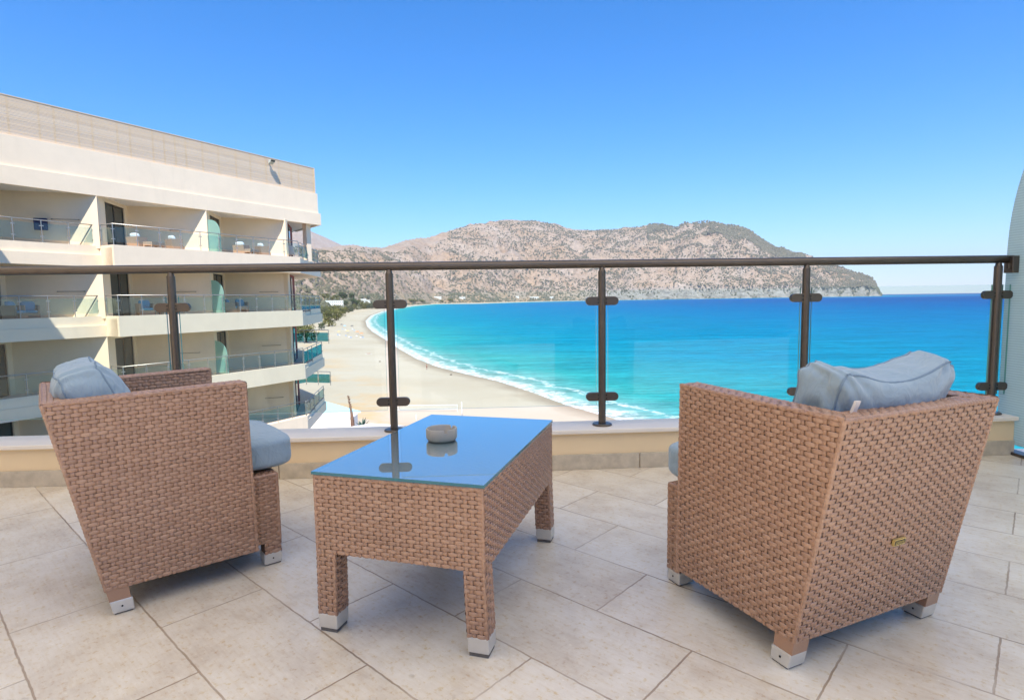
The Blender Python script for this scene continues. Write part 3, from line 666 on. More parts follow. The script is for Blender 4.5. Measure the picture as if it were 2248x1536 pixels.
def hillm():
    m, nt, b = mat('dry_hillside'); co = objco(nt)
    n1 = noise(nt, .0045, 6, .6, co); n2 = noise(nt, .03, 6, .65, co); n3 = noise(nt, .10, 4, .7, co)
    c = ramp(nt, n1, [(.32, (.30, .215, .14)), (.5, (.315, .245, .18)), (.68, (.335, .28, .225))])
    r2 = ramp(nt, n2, [(.35, (.38, .34, .30)), (.5, (.5, .5, .5)), (.66, (.63, .61, .59))])
    c = mixc(nt, .75, c.outputs[0], r2.outputs[0], 'OVERLAY')
    vo = N(nt, 'TexVoronoi', feature='F1', i_Scale=.075); nt.links.new(co, vo.inputs['Vector'])
    hg = N(nt, 'Attribute', attribute_name='hgt').outputs['Fac']; lo_ = N(nt, 'MapRange'); nt.links.new(hg, lo_.inputs[0]); lo_.inputs[1].default_value = 34; lo_.inputs[2].default_value = 10
    fm = ramp(nt, noise(nt, .004, 3, .5, objco(nt, (1, .4, 1))), [(.42, (0, 0, 0)), (.56, (1, 1, 1))]); fml = N(nt, 'Math', operation='MULTIPLY'); nt.links.new(lo_.outputs[0], fml.inputs[0]); nt.links.new(fm.outputs[0], fml.inputs[1])
    fl2 = N(nt, 'Math', operation='MULTIPLY'); nt.links.new(fml.outputs[0], fl2.inputs[0]); nt.links.new(N(nt, 'Attribute', attribute_name='field').outputs['Fac'], fl2.inputs[1])
    c = mixc(nt, N_mul(nt, fl2.outputs[0], .85), c, (.44, .27, .14))
    ck = N(nt, 'MapRange'); nt.links.new(hg, ck.inputs[0]); ck.inputs[1].default_value = 95; ck.inputs[2].default_value = 55
    cl2 = N(nt, 'Math', operation='MULTIPLY'); nt.links.new(ck.outputs[0], cl2.inputs[0]); nt.links.new(N(nt, 'Attribute', attribute_name='cliff').outputs['Fac'], cl2.inputs[1])
    cr_ = ramp(nt, noise(nt, 1, 5, .7, objco(nt, (.02, .02, .05))), [(.36, (.15, .135, .12)), (.52, (.275, .25, .22)), (.68, (.36, .33, .295))])
    c = mixc(nt, cl2.outputs[0], c, cr_.outputs[0])
    mk = N(nt, 'MapRange'); nt.links.new(vo.outputs['Distance'], mk.inputs[0]); mk.inputs[1].default_value = .42; mk.inputs[2].default_value = .20; mk.inputs[3].default_value = 0; mk.inputs[4].default_value = 1
    dn = noise(nt, .006, 5, .65, co); dm = N(nt, 'MapRange'); nt.links.new(dn, dm.inputs[0]); dm.inputs[1].default_value = .40; dm.inputs[2].default_value = .60
    mu = N(nt, 'Math', operation='MULTIPLY'); nt.links.new(mk.outputs[0], mu.inputs[0]); nt.links.new(dm.outputs[0], mu.inputs[1])
    c = mixc(nt, N_mul(nt, mu.outputs[0], .8), c, (.10, .10, .065))
    h = N(nt, 'Attribute', attribute_name='hgt').outputs['Fac']; cl = N(nt, 'MapRange'); nt.links.new(h, cl.inputs[0]); cl.inputs[1].default_value = 75; cl.inputs[2].default_value = 35
    nt.links.new(c, b.inputs['Base Color']); b.inputs['Roughness'].default_value = .95; b.inputs['Specular IOR Level'].default_value = .1
    bump(nt, n2, .8, 14, b); return m
HILLM = hillm()
def seam_():
    m, nt, b = mat('sea_water'); co = objco(nt); d = N(nt, 'Attribute', attribute_name='shore').outputs['Fac']
    n1 = noise(nt, .010, 5, .6, objco(nt, (1, 2.5, 1))); n2 = noise(nt, .05, 4, .6, co)
    dn = N(nt, 'Math', operation='MULTIPLY_ADD'); nt.links.new(n1, dn.inputs[0]); dn.inputs[1].default_value = 1.3; dn.inputs[2].default_value = .35
    dm = N(nt, 'Math', operation='MULTIPLY'); nt.links.new(d, dm.inputs[0]); nt.links.new(dn.outputs[0], dm.inputs[1])
    lg = N(nt, 'Math', operation='LOGARITHM'); mx = N(nt, 'Math', operation='MAXIMUM'); nt.links.new(dm.outputs[0], mx.inputs[0]); mx.inputs[1].default_value = 1; nt.links.new(mx.outputs[0], lg.inputs[0]); lg.inputs[1].default_value = 10000
    c = ramp(nt, lg.outputs[0], [(.0, (.36, .40, .34)), (.19, (.19, .37, .34)), (.34, (.03, .31, .31)), (.50, (.0, .215, .325)), (.66, (.0, .145, .32)), (.78, (.0, .075, .26)), (.89, (.0, .027, .155))])
    st = noise(nt, 1, 5, .65, objco(nt, (.02, .11, 1)));  rs = ramp(nt, st, [(.35, (.40, .40, .40)), (.5, (.5, .5, .5)), (.68, (.62, .62, .62))])
    c2 = mixc(nt, .8, c.outputs[0], rs.outputs[0], 'OVERLAY')
    s2 = noise(nt, 1, 6, .7, objco(nt, (.10, .55, 1))); r2 = ramp(nt, s2, [(.36, (.36,)*3), (.5, (.5,)*3), (.66, (.66,)*3)]); c2 = mixc(nt, .75, c2, r2.outputs[0], 'OVERLAY')
    s3 = noise(nt, 1, 5, .7, objco(nt, (.35, 1.5, 1))); r3 = ramp(nt, s3, [(.36, (.38,)*3), (.5, (.5,)*3), (.64, (.66,)*3)]); c2 = mixc(nt, .7, c2, r3.outputs[0], 'OVERLAY')  # fine pale streaks paint wave glints into the water colour
    cp = noise(nt, 1, 6, .75, objco(nt, (.05, .16, 1))); cm = ramp(nt, cp, [(.70, (0, 0, 0)), (.76, (1, 1, 1))]); c2 = mixc(nt, N_mul(nt, cm.outputs[0], .22), c2, (.6, .75, .78))
    # foam: a wash at the edge and broken lines behind it
    fn = noise(nt, .09, 5, .65, co); fn2 = noise(nt, .6, 5, .7, co)
    e = N(nt, 'Math', operation='MULTIPLY_ADD'); nt.links.new(fn, e.inputs[0]); e.inputs[1].default_value = -14; nt.links.new(d, e.inputs[2])
    wash = N(nt, 'MapRange'); nt.links.new(e.outputs[0], wash.inputs[0]); wash.inputs[1].default_value = -1; wash.inputs[2].default_value = -4.2
    ln = N(nt, 'Math', operation='SINE'); em = N(nt, 'Math', operation='MULTIPLY'); nt.links.new(e.outputs[0], em.inputs[0]); em.inputs[1].default_value = .55; nt.links.new(em.outputs[0], ln.inputs[0])
    lm = N(nt, 'MapRange'); nt.links.new(ln.outputs[0], lm.inputs[0]); lm.inputs[1].default_value = .72; lm.inputs[2].default_value = 1.0
    nr = N(nt, 'MapRange'); nt.links.new(d, nr.inputs[0]); nr.inputs[1].default_value = 17; nr.inputs[2].default_value = 7
    br = ramp(nt, fn2, [(.42, (0, 0, 0)), (.58, (1, 1, 1))])
    a = N(nt, 'Math', operation='MULTIPLY'); nt.links.new(lm.outputs[0], a.inputs[0]); nt.links.new(nr.outputs[0], a.inputs[1])
    s_ = N(nt, 'Math', operation='MAXIMUM'); nt.links.new(wash.outputs[0], s_.inputs[0]); nt.links.new(a.outputs[0], s_.inputs[1])
    f = N(nt, 'Math', operation='MULTIPLY'); nt.links.new(s_.outputs[0], f.inputs[0]); nt.links.new(br.outputs[0], f.inputs[1])
    c3 = mixc(nt, f.outputs[0], c2, (.82, .85, .85))
    nt.links.new(c3, b.inputs['Base Color']); b.inputs['Roughness'].default_value = .3; b.inputs['Specular IOR Level'].default_value = 0
    w = noise(nt, 1, 5, .6, objco(nt, (.16, .42, 1)), 0); bp = bump(nt, w, .8, 1.4, b)
    gl = N(nt, 'BsdfGlossy', i_Roughness=.35); nt.links.new(bp.outputs[0], gl.inputs['Normal']); mxs = N(nt, 'MixShader', i_Fac=.05)
    nt.links.new(b.outputs[0], mxs.inputs[1]); nt.links.new(gl.outputs[0], mxs.inputs[2]); nt.links.new(mxs.outputs[0], nt.nodes['Material Output'].inputs[0]); return m
SEAM = seam_()

# ------------------------------------------------------------------ hotel building on the left
BO, BRZ = np.array([-12.6, 35.0, 0.]), math.atan2(.8725, .4886)
hb = empty('hotel_building', BO, BRZ); tag(hb, 'cream hotel block with stepped glass railed balconies on the left', 'building')
FT = {4: 3.57, 3: .40, 2: -2.83, 1: -6.05}
PE = [-15.5, -10.31, -5.10, .07]; TP = 1.06; GZ = -20.5
def kpt(i): return (PE[i+1]-2.72, TP+2.35)
# zig-zag outer wall of the rooms (prism ring), full height
zig = [(-20.6, TP)]
for i in range(3): 
    zig += [(PE[i], TP), kpt(i)]
zig += [(PE[3], TP)]
wl = MB()
def wall_seg(mb, p, q, th, z0, z1):
    p, q = np.array(p), np.array(q); d = (q-p)/np.linalg.norm(q-p); nn = np.array([-d[1], d[0]])*th
    a, b, c, e = p, q, q+nn, p+nn
    mb.prism([tuple(a), tuple(b), tuple(c), tuple(e)], z0, z1)
LV = [(4, FT[4], 5.86), (3, FT[3], 2.62), (2, FT[2], -.55), (1, FT[1], -3.78)]
for lv, zf, zc in LV:
    z0 = zf-.12
    for i in range(3):
        k = kpt(i)
        mbp = MB(); wall_seg(mbp, k, PE[i+1:i+2]+[TP], .16, z0, zc+.02); mbp.build('partition_wall', RECESS, hb)
        # diagonal wall with a door opening
        p0, p1 = np.array([PE[i]+.05, TP+.16]), np.array(k); d = (p1-p0); L = np.linalg.norm(d); d /= L; nn = np.array([-d[1], d[0]])
        da, db, dh = L-2.45, L-.35, 2.25
        mbd = MB()
        def pp(u, t): return tuple(p0+d*u+nn*t)
        for u0, u1, a0, a1 in ((0, da, z0, zc+.02), (db, L, z0, zc+.02), (da, db, z0+dh, zc+.02)):
            mbd.prism([pp(u0, 0), pp(u1, 0), pp(u1, .18), pp(u0, .18)], a0, a1)
        mbd.build('window_wall', RECESS, hb)
        fr = MB(); um = (da+db)/2
        for u0, u1, a0, a1 in ((da, da+.07, z0, z0+dh), (db-.07, db, z0, z0+dh), (um-.04, um+.04, z0, z0+dh-.07), (da+.07, db-.07, z0+dh-.08, z0+dh), (da+.07, um-.04, z0, z0+.08), (um+.04, db-.07, z0, z0+.08)):
            fr.prism([pp(u0, .05), pp(u1, .05), pp(u1, .12), pp(u0, .12)], a0, a1)
        fo = fr.build('balcony_door', DFRAME, hb)
        for u0, u1 in ((da+.07, um-.04), (um+.04, db-.07)):
            MB().prism([pp(u0, .075), pp(u1, .075), pp(u1, .085), pp(u0, .085)], z0+.08, z0+dh-.08).build('pane', DGLASS, fo)
        MB().prism([pp(da+.05, .16), pp(da+.75, .16), pp(da+.75, .175), pp(da+.05, .175)], z0, z0+dh).build('curtain', CURT, fo)
        # drying rail on the partition
        k_ = np.array(k); q_ = np.array([PE[i+1], TP]); dd = (q_-k_); Lp = np.linalg.norm(dd); dd /= Lp; n2 = np.array([dd[1], -dd[0]])
        if (lv, i) != (4, 2):
            hr = MB(); za = z0+1.25; ua, ub = Lp*.52, Lp*.80
            A3 = lambda u, o, z: np.array([*(k_+dd*u+n2*o), z])
            hr.tube([A3(ua, 0, za), A3(ua, .09, za)], .02, 6); hr.tube([A3(ub, 0, za), A3(ub, .09, za)], .02, 6); hr.tube([A3(ua, .09, za), A3(ub, .09, za)], .012, 6)
            hr.build('drying_rail', DFRAME, hb)
    # slabs, fascias
    zb = zf-.93
    slab = MB().prism([(-21, TP+.12), (-10.3, TP+.12), (-10.3, .14), (0, .14), (5.4, 4.35), (9, 12), (-21, 12)], zb, zf-.12)
    slab.build('floor_slab', STUC, hb)
    f = MB(); f.prism([(-10.3, 0), (0, 0), (0, .14), (-10.16, .14), (-10.16, TP), (-10.3, TP)], zb-.004, zf); f.build('balcony_fascia', STUC, hb)
    f = MB(); f.prism([(-21, TP+.1), (-10.305, TP+.1), (-10.305, TP+.24), (-21, TP+.24)], zf-.42, zf); f.prism([(-21, TP), (-10.303, TP), (-10.303, TP+.22), (-21, TP+.22)], zb-.003, zf-.423); f.build('balcony_fascia', STUC, hb)
    # corner balcony
    cz = .34 if lv < 4 else .06
    f = MB(); f.prism([(0.003, .002), (5.5, 4.3), (5.4, 4.45), (.003, .18)], zb-.006, zf-cz)
    if lv < 4:
        f.prism([(2.35, 1.92), (5.2, 4.15), (5.1, 4.28), (2.25, 2.05)], zf-cz+.002, zf+.02)
    f.build('corner_fascia', STUC, hb)
# terracotta end wall with dark windows
for lv, zf, zc in LV:
    t = MB(); wall_seg(t, (.075, TP+.001), (-.55, 3.2), .2, zf-.12, zc+.02); o = t.build('end_wall', RECESS, hb)
    t = MB(); wall_seg(t, (.10, TP+.22), (3.0, 4.12), .2, zf-.12, zc+.02); o = t.build('end_wall', TERRA, hb)
    for u in (.34,):
        a = np.array([.10, TP+.22]); b_ = np.array([3.0, 4.12]); d = (b_-a)/np.linalg.norm(b_-a); nn = np.array([d[1], -d[0]]); L = np.linalg.norm(b_-a)
        q = [a+d*(u*L), a+d*((u+.22)*L)]
        w = MB().prism([tuple(q[0]+nn*.03), tuple(q[1]+nn*.03), tuple(q[1]-nn*.01), tuple(q[0]-nn*.01)], zf-.12, zf+2.1).build('window', DFRAME, hb)
        e = (q[1]-q[0])*.08
        MB().prism([tuple(q[0]+e+nn*.045), tuple(q[1]-e+nn*.045), tuple(q[1]-e+nn*.025), tuple(q[0]+e+nn*.025)], zf, zf+2.0).build('pane', DGLASS, w)
# top: soffit, two-step parapet, louvre screen
MB().prism([(-21, TP+.05), (2.74, TP+.05), (4.3, 5.2), (7.5, 12), (-21, 12)], 5.87, 6.1).build('roof_slab', STUCW, hb)
p = MB(); p.prism([(-21, TP), (2.745, TP), (4.35, 5.2), (4.2, 5.25), (2.62, TP+.2), (-21, TP+.2)], 5.80, 6.53)
p.build('roof_fascia', STUC, hb)
MB().prism([(-21, TP+.07), (2.60, TP+.07), (4.2, 5.2), (4.05, 5.25), (2.48, TP+.27), (-21, TP+.27)], 6.53, 7.77).build('parapet', STUC, hb)
MB().prism([(-21, TP+.3), (2.4, TP+.3), (7, 12), (-21, 12)], 6.1, 7.4).build('roof_core', STUC, hb)
sc = MB(); rg = random.Random(5)
zz = 7.78
while zz < 9.33:
    sc.box((-21, TP+.16+rg.uniform(-.004, .004), zz), (2.45, TP+.18, zz+.043), 0, rg.uniform(.2, .8)); zz += .052
sc.box((2.44, TP+.15, 7.77), (2.53, TP+.30, 9.37)); sc.box((-21, TP+.15, 9.335), (2.44, TP+.26, 9.372))
scr = sc.build('slat_screen', SLAT, hb)
sp = MB(); s_ = -20.4
while s_ < 2.2: sp.box((s_, TP+.181, 7.77), (s_+.05, TP+.24, 9.33)); s_ += rg.choice((.55, .9, 1.05))
sp.build('screen_posts', SLATP, scr)
o = MB().prism([(1.9, 1.5), (2.25, 1.5), (2.25, 1.85), (1.9, 1.85)], FT[4]-.1, 5.87).build('corner_column', STUC, hb)
MB().prism([(-21, TP+1.2), (-.6, TP+2.2), (2.9, 6.4), (8, 12), (-21, 12)], GZ, FT[1]-.92).build('ground_storey', STUC, hb)
MB().prism([(-21, 4.0), (-.75, 3.6), (2.4, 6.6), (7.8, 11.9), (-21, 11.9)], FT[1]-.9, 5.86).build('room_core', RECESS, hb)

# railings of the hotel balconies
def path_railing(pts, zf, gap=1.03, h=.93, glass=None, name='balcony_railing', cl=True):
    mbh = MB(); pts = [np.array(p, float) for p in pts]
    mbh.tube([np.array([*p, zf+h]) for p in pts], .022, 8)
    ro = mbh.build(name, STEEL, hb, smooth=True)
    for a, b in zip(pts[:-1], pts[1:]):
        L = np.linalg.norm(b-a); d = (b-a)/L; n = max(1, round(L/gap)); nn = np.array([-d[1], d[0]])
        for i in range(n+1):
            q = a+d*(L*i/n)
            m = MB().tube([(*q, zf-.05), (*q, zf+h)], .02, 8)
            for z in (.24, .68): 
                m.box((q[0]-.07*abs(d[0])-.012, q[1]-.07*abs(d[1])-.012, zf+z), (q[0]+.07*abs(d[0])+.012, q[1]+.07*abs(d[1])+.012, zf+z+.035))
            if i < n or (b is pts[-1]): m.build('railing_post', STEEL, ro)
            if i < n:
                u0, u1 = q+d*.05, a+d*(L*(i+1)/n)-d*.05
                MB().prism([tuple(u0-nn*.005), tuple(u1-nn*.005), tuple(u1+nn*.005), tuple(u0+nn*.005)], zf+.13, zf+.80).build('glass_panel', glass or HGLASS, ro)
    return ro
for lv, zf, zc in LV:
    path_railing([(-10.24, TP), (-10.24, .07), (-.05, .07)], zf)
    path_railing([(-15.4, TP+.17), (-10.45, TP+.17)], zf)
    if lv == 4: path_railing([(.02, .1), (1.7, 1.42), (5.2, 4.2)], zf-.06, 1.4, .95, TEALG, 'corner_railing')
    else: path_railing([(.02, .1), (2.2, 1.85), (5.2, 4.2)], zf-.1 if lv < 4 else zf, 1.6, .95, TEALG, 'corner_railing')
    if lv < 3: path_railing([(3.2, 7.6), (6.9, 7.9), (7.4, 5.8)], zf+.55, 1.3, 1.0, TEALG, 'corner_railing')
    # frosted divider with a rounded top at the second partition
    q = [(.02, 0), (1.0, 0), (1.0, 1.78)]+[(1.0-.0-.9+.9*cos(w)*1.0, 1.0+.78*sin(w)) for w in np.linspace(pi/2, pi, 9)][:0]
    prof = [(TP, 0), (TP, 1.72)]+[(TP-.12-.86*sin(w), 1.0+.72*cos(w)) for w in np.linspace(0, pi/2, 12)]+[(.06, 0)]
    m = MB(); n = len(prof); s0 = PE[2]+.04
    m.add([(s0, t, zf+z) for t, z in prof]+[(s0+.02, t, zf+z) for t, z in prof], [tuple(range(n-1, -1, -1)), tuple(range(n, 2*n))]+[(i, (i+1) % n, n+(i+1) % n, n+i) for i in range(n)])
    m.build('glass_divider', FROST2, hb)
# flood light on the screen
fc = np.array([-.93, TP+.15, 9.08])
def hpt(s, t, z): return np.array([BO[0]+s*cos(BRZ)-t*sin(BRZ), BO[1]+s*sin(BRZ)+t*cos(BRZ), z])
fl_ = empty('flood_light', hpt(*fc), BRZ); tag(fl_, 'small flood light fixed to the pale slat screen on the hotel roof', 'lamp')
MB().box((-.03, -.16, -.03), (.03, .01, .03)).box((-.14, -.17, -.10), (-.125, -.13, .10)).build('bracket', STEEL, fl_)
m = MB().hexa([(-.15, -.36, -.03), (.15, -.36, -.03), (.15, -.17, -.14), (-.15, -.17, -.14), (-.15, -.42, .08), (.15, -.42, .08), (.15, -.19, .10), (-.15, -.19, .10)]); m.build('lamp_housing', FLOODM, fl_)
MB().hexa([(-.13, -.37, -.02), (.13, -.37, -.02), (.13, -.366, -.02), (-.13, -.366, -.02), (-.13, -.432, .07), (.13, -.432, .07), (.13, -.425, .07), (-.13, -.425, .07)]).build('lens', DGLASS, fl_)

# balcony furniture of the hotel
def small_chair_mesh():
    W, D = .34, .62; w = MB()
    for sg in (-1, 1):
        x0, x1 = sorted((sg*W, sg*(W-.08))); w.hexa([(x0, .1, .05), (x1, .1, .05), (x1, .58, .05), (x0, .58, .05), (x0, 0, .66), (x1, 0, .66), (x1, .56, .67), (x0, .56, .67)])
    bk = MB().hexa([(-.26, .1, .05), (.26, .1, .05), (.26, .18, .05), (-.26, .18, .05), (-.26, 0, .655), (.26, 0, .655), (.26, .08, .655), (-.26, .08, .655)])
    st = MB().box((-.255, .17, .08), (.255, .66, .33))
    return w, bk, st
def rattan(): return plain('tan_rattan', (.40, .27, .19), .7, 0, .25, 40)
RAT = rattan(); CBLUE = plain('blue_cushion', (.10, .33, .50), .9); CWHITE = plain('white_cushion', (.72, .76, .80), .9)
w, bk, st = small_chair_mesh(); MEW, MEB, MES = w.mesh('armrest', RAT), bk.mesh('backrest', RAT), st.mesh('seat_base', RAT)
def pill(w, d, h, p, blg): 
    Q, F, _ = rounded_block(w, d, h, 8, p, bulge=blg); return MB().add(Q, F)
MEC = pill(.5, .5, .12, 6, .1).mesh('seat_cushion', CBLUE, True); MEP = pill(.5, .4, .16, 4, .3).xf(lambda q: np.array([q[0], -q[2]-.3*q[1], q[1]])).mesh('back_cushion', CBLUE, True)
MECW, MEPW = MEC.copy(), MEP.copy(); MECW.materials[0] = CWHITE; MEPW.materials[0] = CWHITE
def hotel_chair(s, t, lv, rz, label, white=False):
    r = empty('rattan_armchair', hpt(s, t, FT[lv]-.12), BRZ+rz); tag(r, label, 'armchair', 'rattan armchairs on the hotel balconies')
    link('armrest', MEW, r); link('backrest', MEB, r); link('seat_base', MES, r); sc_ = link('seat_cushion', MECW if white else MEC, r, (0, .42, .39)); link('back_cushion', MEPW if white else MEP, r, (0, .22, .64))
    return r
hotel_chair(-8.9, 1.15, 4, R(-75), 'rattan armchair with white cushion, left one on the middle top floor balcony', True)
hotel_chair(-7.3, .95, 4, R(-95), 'rattan armchair with white cushion, right one on the middle top floor balcony', True)
hotel_chair(-3.4, 1.0, 4, R(-70), 'rattan armchair with white cushion, left one on the top floor balcony by the end', True)
hotel_chair(-2.2, .95, 4, R(-100), 'rattan armchair with white cushion, right one on the top floor balcony by the end', True)
hotel_chair(-13.6, 2.1, 3, R(-140), 'rattan armchair with blue cushion at the far left edge of the railing view')
hotel_chair(-12.7, 2.5, 3, R(170), 'rattan armchair with blue cushion facing out in the shaded leftmost balcony')
hotel_chair(-8.2, 1.9, 3, R(170), 'rattan armchair with blue cushion just left of the first dark railing post')
hotel_chair(-4.2, 1.4, 3, R(-120), 'rattan armchair seen side on beside the rounded glass divider below the top floor')
hotel_chair(-2.9, 2.0, 3, R(175), 'rattan armchair with bright blue cushion facing out, lower end balcony')
tw = MB(); 
tg_ = np.array([PE[1]-1.35, TP+1.05])
gx = np.linspace(0, 1, 9); v = []; 
bag = empty('hanging_towel', hpt(PE[1]-1.62, TP+1.25, FT[4]+.62), BRZ+math.atan2(-.654, .756)); tag(bag, 'dark blue towel hanging on the drying rail of the top left balcony', 'towel')
MB().box((-.28, -.17, 0), (.22, -.06, .52)).build('cloth', plain('navy_cloth', (.03, .04, .10), .9), bag, bevel=.03)
def rattan_table(s, t, lv, label):
    r = empty('rattan_table', hpt(s, t, FT[lv]-.12), BRZ+R(20)); tag(r, label, 'table', 'low tables on the hotel balconies')
    MB().box((-.4, -.25, .25), (.4, .25, .43)).build('table_top', RAT, r)
    for x in (-.36, .36):
        for y in (-.21, .21): MB().box((x-.04, y-.04, 0), (x+.04, y+.04, .25)).build('leg', RAT, r)
rattan_table(-8.1, .75, 4, 'low rattan table between the white cushioned chairs, middle top floor balcony')
rattan_table(-2.8, .7, 4, 'low rattan table between the white cushioned chairs, top floor balcony by the end')
rattan_table(-7.2, 1.4, 3, 'low rattan table right behind the first dark railing post')
rattan_table(-3.4, 1.2, 3, 'low rattan table before the bright blue cushion on the lower end balcony')
# white plastic chair on the corner balcony
pc = empty('plastic_chair', hpt(1.1, 2.0, FT[4]-.12), BRZ+R(-60)); tag(pc, 'white plastic garden chair behind the teal corner glass of the top floor', 'chair')
PLW = plain('white_plastic', (.75, .78, .8), .4)
MB().box((-.25, -.2, .42), (.25, .27, .45)).build('seat', PLW, pc)
MB().hexa([(-.24, -.22, .45), (.24, -.22, .45), (.24, -.19, .45), (-.24, -.19, .45), (-.2, -.36, .95), (.2, -.36, .95), (.2, -.33, .95), (-.2, -.33, .95)]).build('backrest', PLW, pc)
for x, y in ((-.23, -.18), (.23, -.18), (-.23, .25), (.23, .25)): MB().tube([(x*1.1, y*1.1, 0), (x, y, .43)], .02, 6).build('leg', PLW, pc)

# ------------------------------------------------------------------ coast
ZS0 = -22.0; RE2 = 2*6.37e6
shore_px = [(1340, 916), (1316, 909), (1247, 890), (1169, 861), (1091.5, 836), (1014, 818.5), (957.6, 804), (914, 787), (877, 766), (846, 745), (818, 728), (806, 716), (803, 704), (814, 693), (838, 684), (867, 677.5), (905, 671.5), (951, 667.5)]
sp_ = [at(x, y, ZS0)[:2] for x, y in shore_px]
for x, r in ((1045, 2750), (1169, 3500), (1288, 3950), (1400, 4150), (1500, 4300), (1600, 4350), (1700, 4500), (1800, 4650), (1880, 4800), (1941, 4950)):
    d = ray(x, 650); k = r/math.hypot(d[0], d[1]); sp_.append(np.array([d[0]*k, d[1]*k]))
tip = sp_[-1]
near = [np.array([260, -300.]), np.array([90, -60.]), np.array([46, 40.]), np.array([30, 78.])]
poly = near+sp_+[tip+np.array([250, 900]), tip+np.array([-500, 4000]), np.array([-9000, 12000.]), np.array([-9000, -300.])]
SHL = np.array(near+sp_+[tip+np.array([250, 900]), tip+np.array([-500, 4000])]); POLY = np.array(poly)
def shore_d(x, y):
    """signed distance to the shoreline, positive on land"""
    sh = x.shape; x = x.ravel(); y = y.ravel(); best = np.full(x.shape, 1e12)
    for a, b in zip(SHL[:-1], SHL[1:]):
        e = b-a; L2 = e@e; t = np.clip(((x-a[0])*e[0]+(y-a[1])*e[1])/L2, 0, 1)
        best = np.minimum(best, (x-a[0]-t*e[0])**2+(y-a[1]-t*e[1])**2)
    ins = np.zeros(x.shape, bool); n = len(POLY)
    for i in range(n):
        a, b = POLY[i], POLY[(i+1) % n]
        c = ((a[1] > y) != (b[1] > y)); xi = a[0]+(y-a[1])*(b[0]-a[0])/(b[1]-a[1]+1e-12)
        ins ^= c & (x < xi)
    return (np.sqrt(best)*np.where(ins, 1, -1)).reshape(sh)
# ridge line of the hills against the sky (bearing -> height angle) and their ranges
rdg = np.array([(-1200, 470), (0, 480), (500, 520), (640, 545), (702, 548), (766, 541), (816, 543), (842, 543), (889, 528), (948, 518), (986, 504), (1030, 493.5), (1098, 483.5), (1168, 483.5), (1227, 493.5), (1260, 503), (1306, 506.5), (1384, 499), (1440, 491), (1462, 493), (1481, 499), (1503, 488.5), (1562, 486.5), (1634, 500), (1665, 519), (1696, 541), (1746, 556), (1771, 564), (1808, 583), (1852, 603), (1895, 612.5), (1920, 625), (1941, 648)])
rgx = rdg[:, 0]; rga = []; azs = []
for x, y in rdg:
    d = ray(x, y); azs.append(math.atan2(d[0], d[1])); rga.append(d[2]/math.hypot(d[0], d[1]))
azs, rga = np.array(azs), np.array(rga)
rfoot_t = np.array([(-1200, 500), (500, 700), (640, 1000), (740, 1250), (800, 1600), (850, 2050), (900, 2550), (950, 3050), (1045, 3300), (1169, 3800), (1288, 4060), (1400, 4180), (1600, 4370), (1800, 4660), (1941, 4950)])
rridge_t = np.array([(-1200, 2600), (500, 2900), (700, 3300), (840, 4300), (950, 5200), (1100, 5700), (1300, 5800), (1450, 5600), (1562, 5500), (1700, 5350), (1800, 5250), (1880, 5150), (1941, 5000)])
def azx(x): d = ray(x, 650); return math.atan2(d[0], d[1])
fa = np.array([azx(x) for x in rfoot_t[:, 0]]); ra = np.array([azx(x) for x in rridge_t[:, 0]])
def hill(x, y, full=True):
    az = np.arctan2(x, y); r = np.hypot(x, y)
    ang = np.interp(az, azs, rga); rf = np.interp(az, fa, rfoot_t[:, 1]); rr = np.interp(az, ra, rridge_t[:, 1])
    zr = CH+ang*rr-ZS0
    t = (r-rf)/np.maximum(rr-rf, 30)
    g = np.where(t < 1, np.clip(t, 0, 1)**np.interp(az, [azx(700), azx(900), azx(1100), azx(1300)], [1.1, 1.35, 1.35, 1.08]), np.maximum(0, 1-.55*(t-1)))
    w = np.clip(t*4, 0, 1)*np.clip(1.02-t, .05, .4)/.4
    n1 = fbm2(x/620, y/620, 5)-.5; rid = 1-np.abs(2*fbm2(x/430+7, y/430+3, 5, .55)-1)*2.2; n3 = fbm2(x/110, y/110, 4)-.5
    h = zr*g*(1+.55*n1*w)+zr*.20*w*(rid-.45)+np.minimum(zr*.14, 60)*w*n3
    cl = np.clip((az-azx(1250))/.05, 0, 1)*np.clip((azx(1941)-az)/.02, 0, 1)      # sea cliffs under the headland
    cz = np.clip(t*22, 0, 1)*(62+70*(fbm2(x/150, y/150, 4)-.5)); h = np.where((cl > 0) & (t > 0), np.maximum(h, h*(1-cl)+(cz*cl+h*cl*.86)), h)
    h = h+6*(fbm2(x/38, y/38, 3)-.5)*np.clip(t*6, 0, 1)
    lim = np.clip((azx(1946)-az)/.006, 0, 1)
    return np.maximum(h*lim, 0), t
def land_z(x, y, d=None):
    if d is None: d = shore_d(x, y)
    r = np.hypot(x, y)
    b = np.where(d > 0, np.minimum(d*.035, 1.6)+np.clip(d-45, 0, 400)*.006, d*.06)
    b = b+np.where(d > 4, .35*(fbm2(x/9, y/9, 3)-.5)*np.clip((d-4)/20, 0, 1), 0)
    h, t = hill(x, y); h = h*(r > 300)*np.clip(d/25, 0, 1)
    return ZS0+np.maximum(b, -30)+h-r*r/RE2, h, t
def polar(r0, r1, nr, a0, a1, na):
    r = np.geomspace(r0, r1, nr); a = np.linspace(a0, a1, na)
    return r[:, None]*np.sin(a)[None], r[:, None]*np.cos(a)[None]
def grid_faces(n, m): 
    i = np.arange(n*m).reshape(n, m); return np.stack([i[:-1, :-1], i[:-1, 1:], i[1:, 1:], i[1:, :-1]], -1).reshape(-1, 4)[:, ::-1]
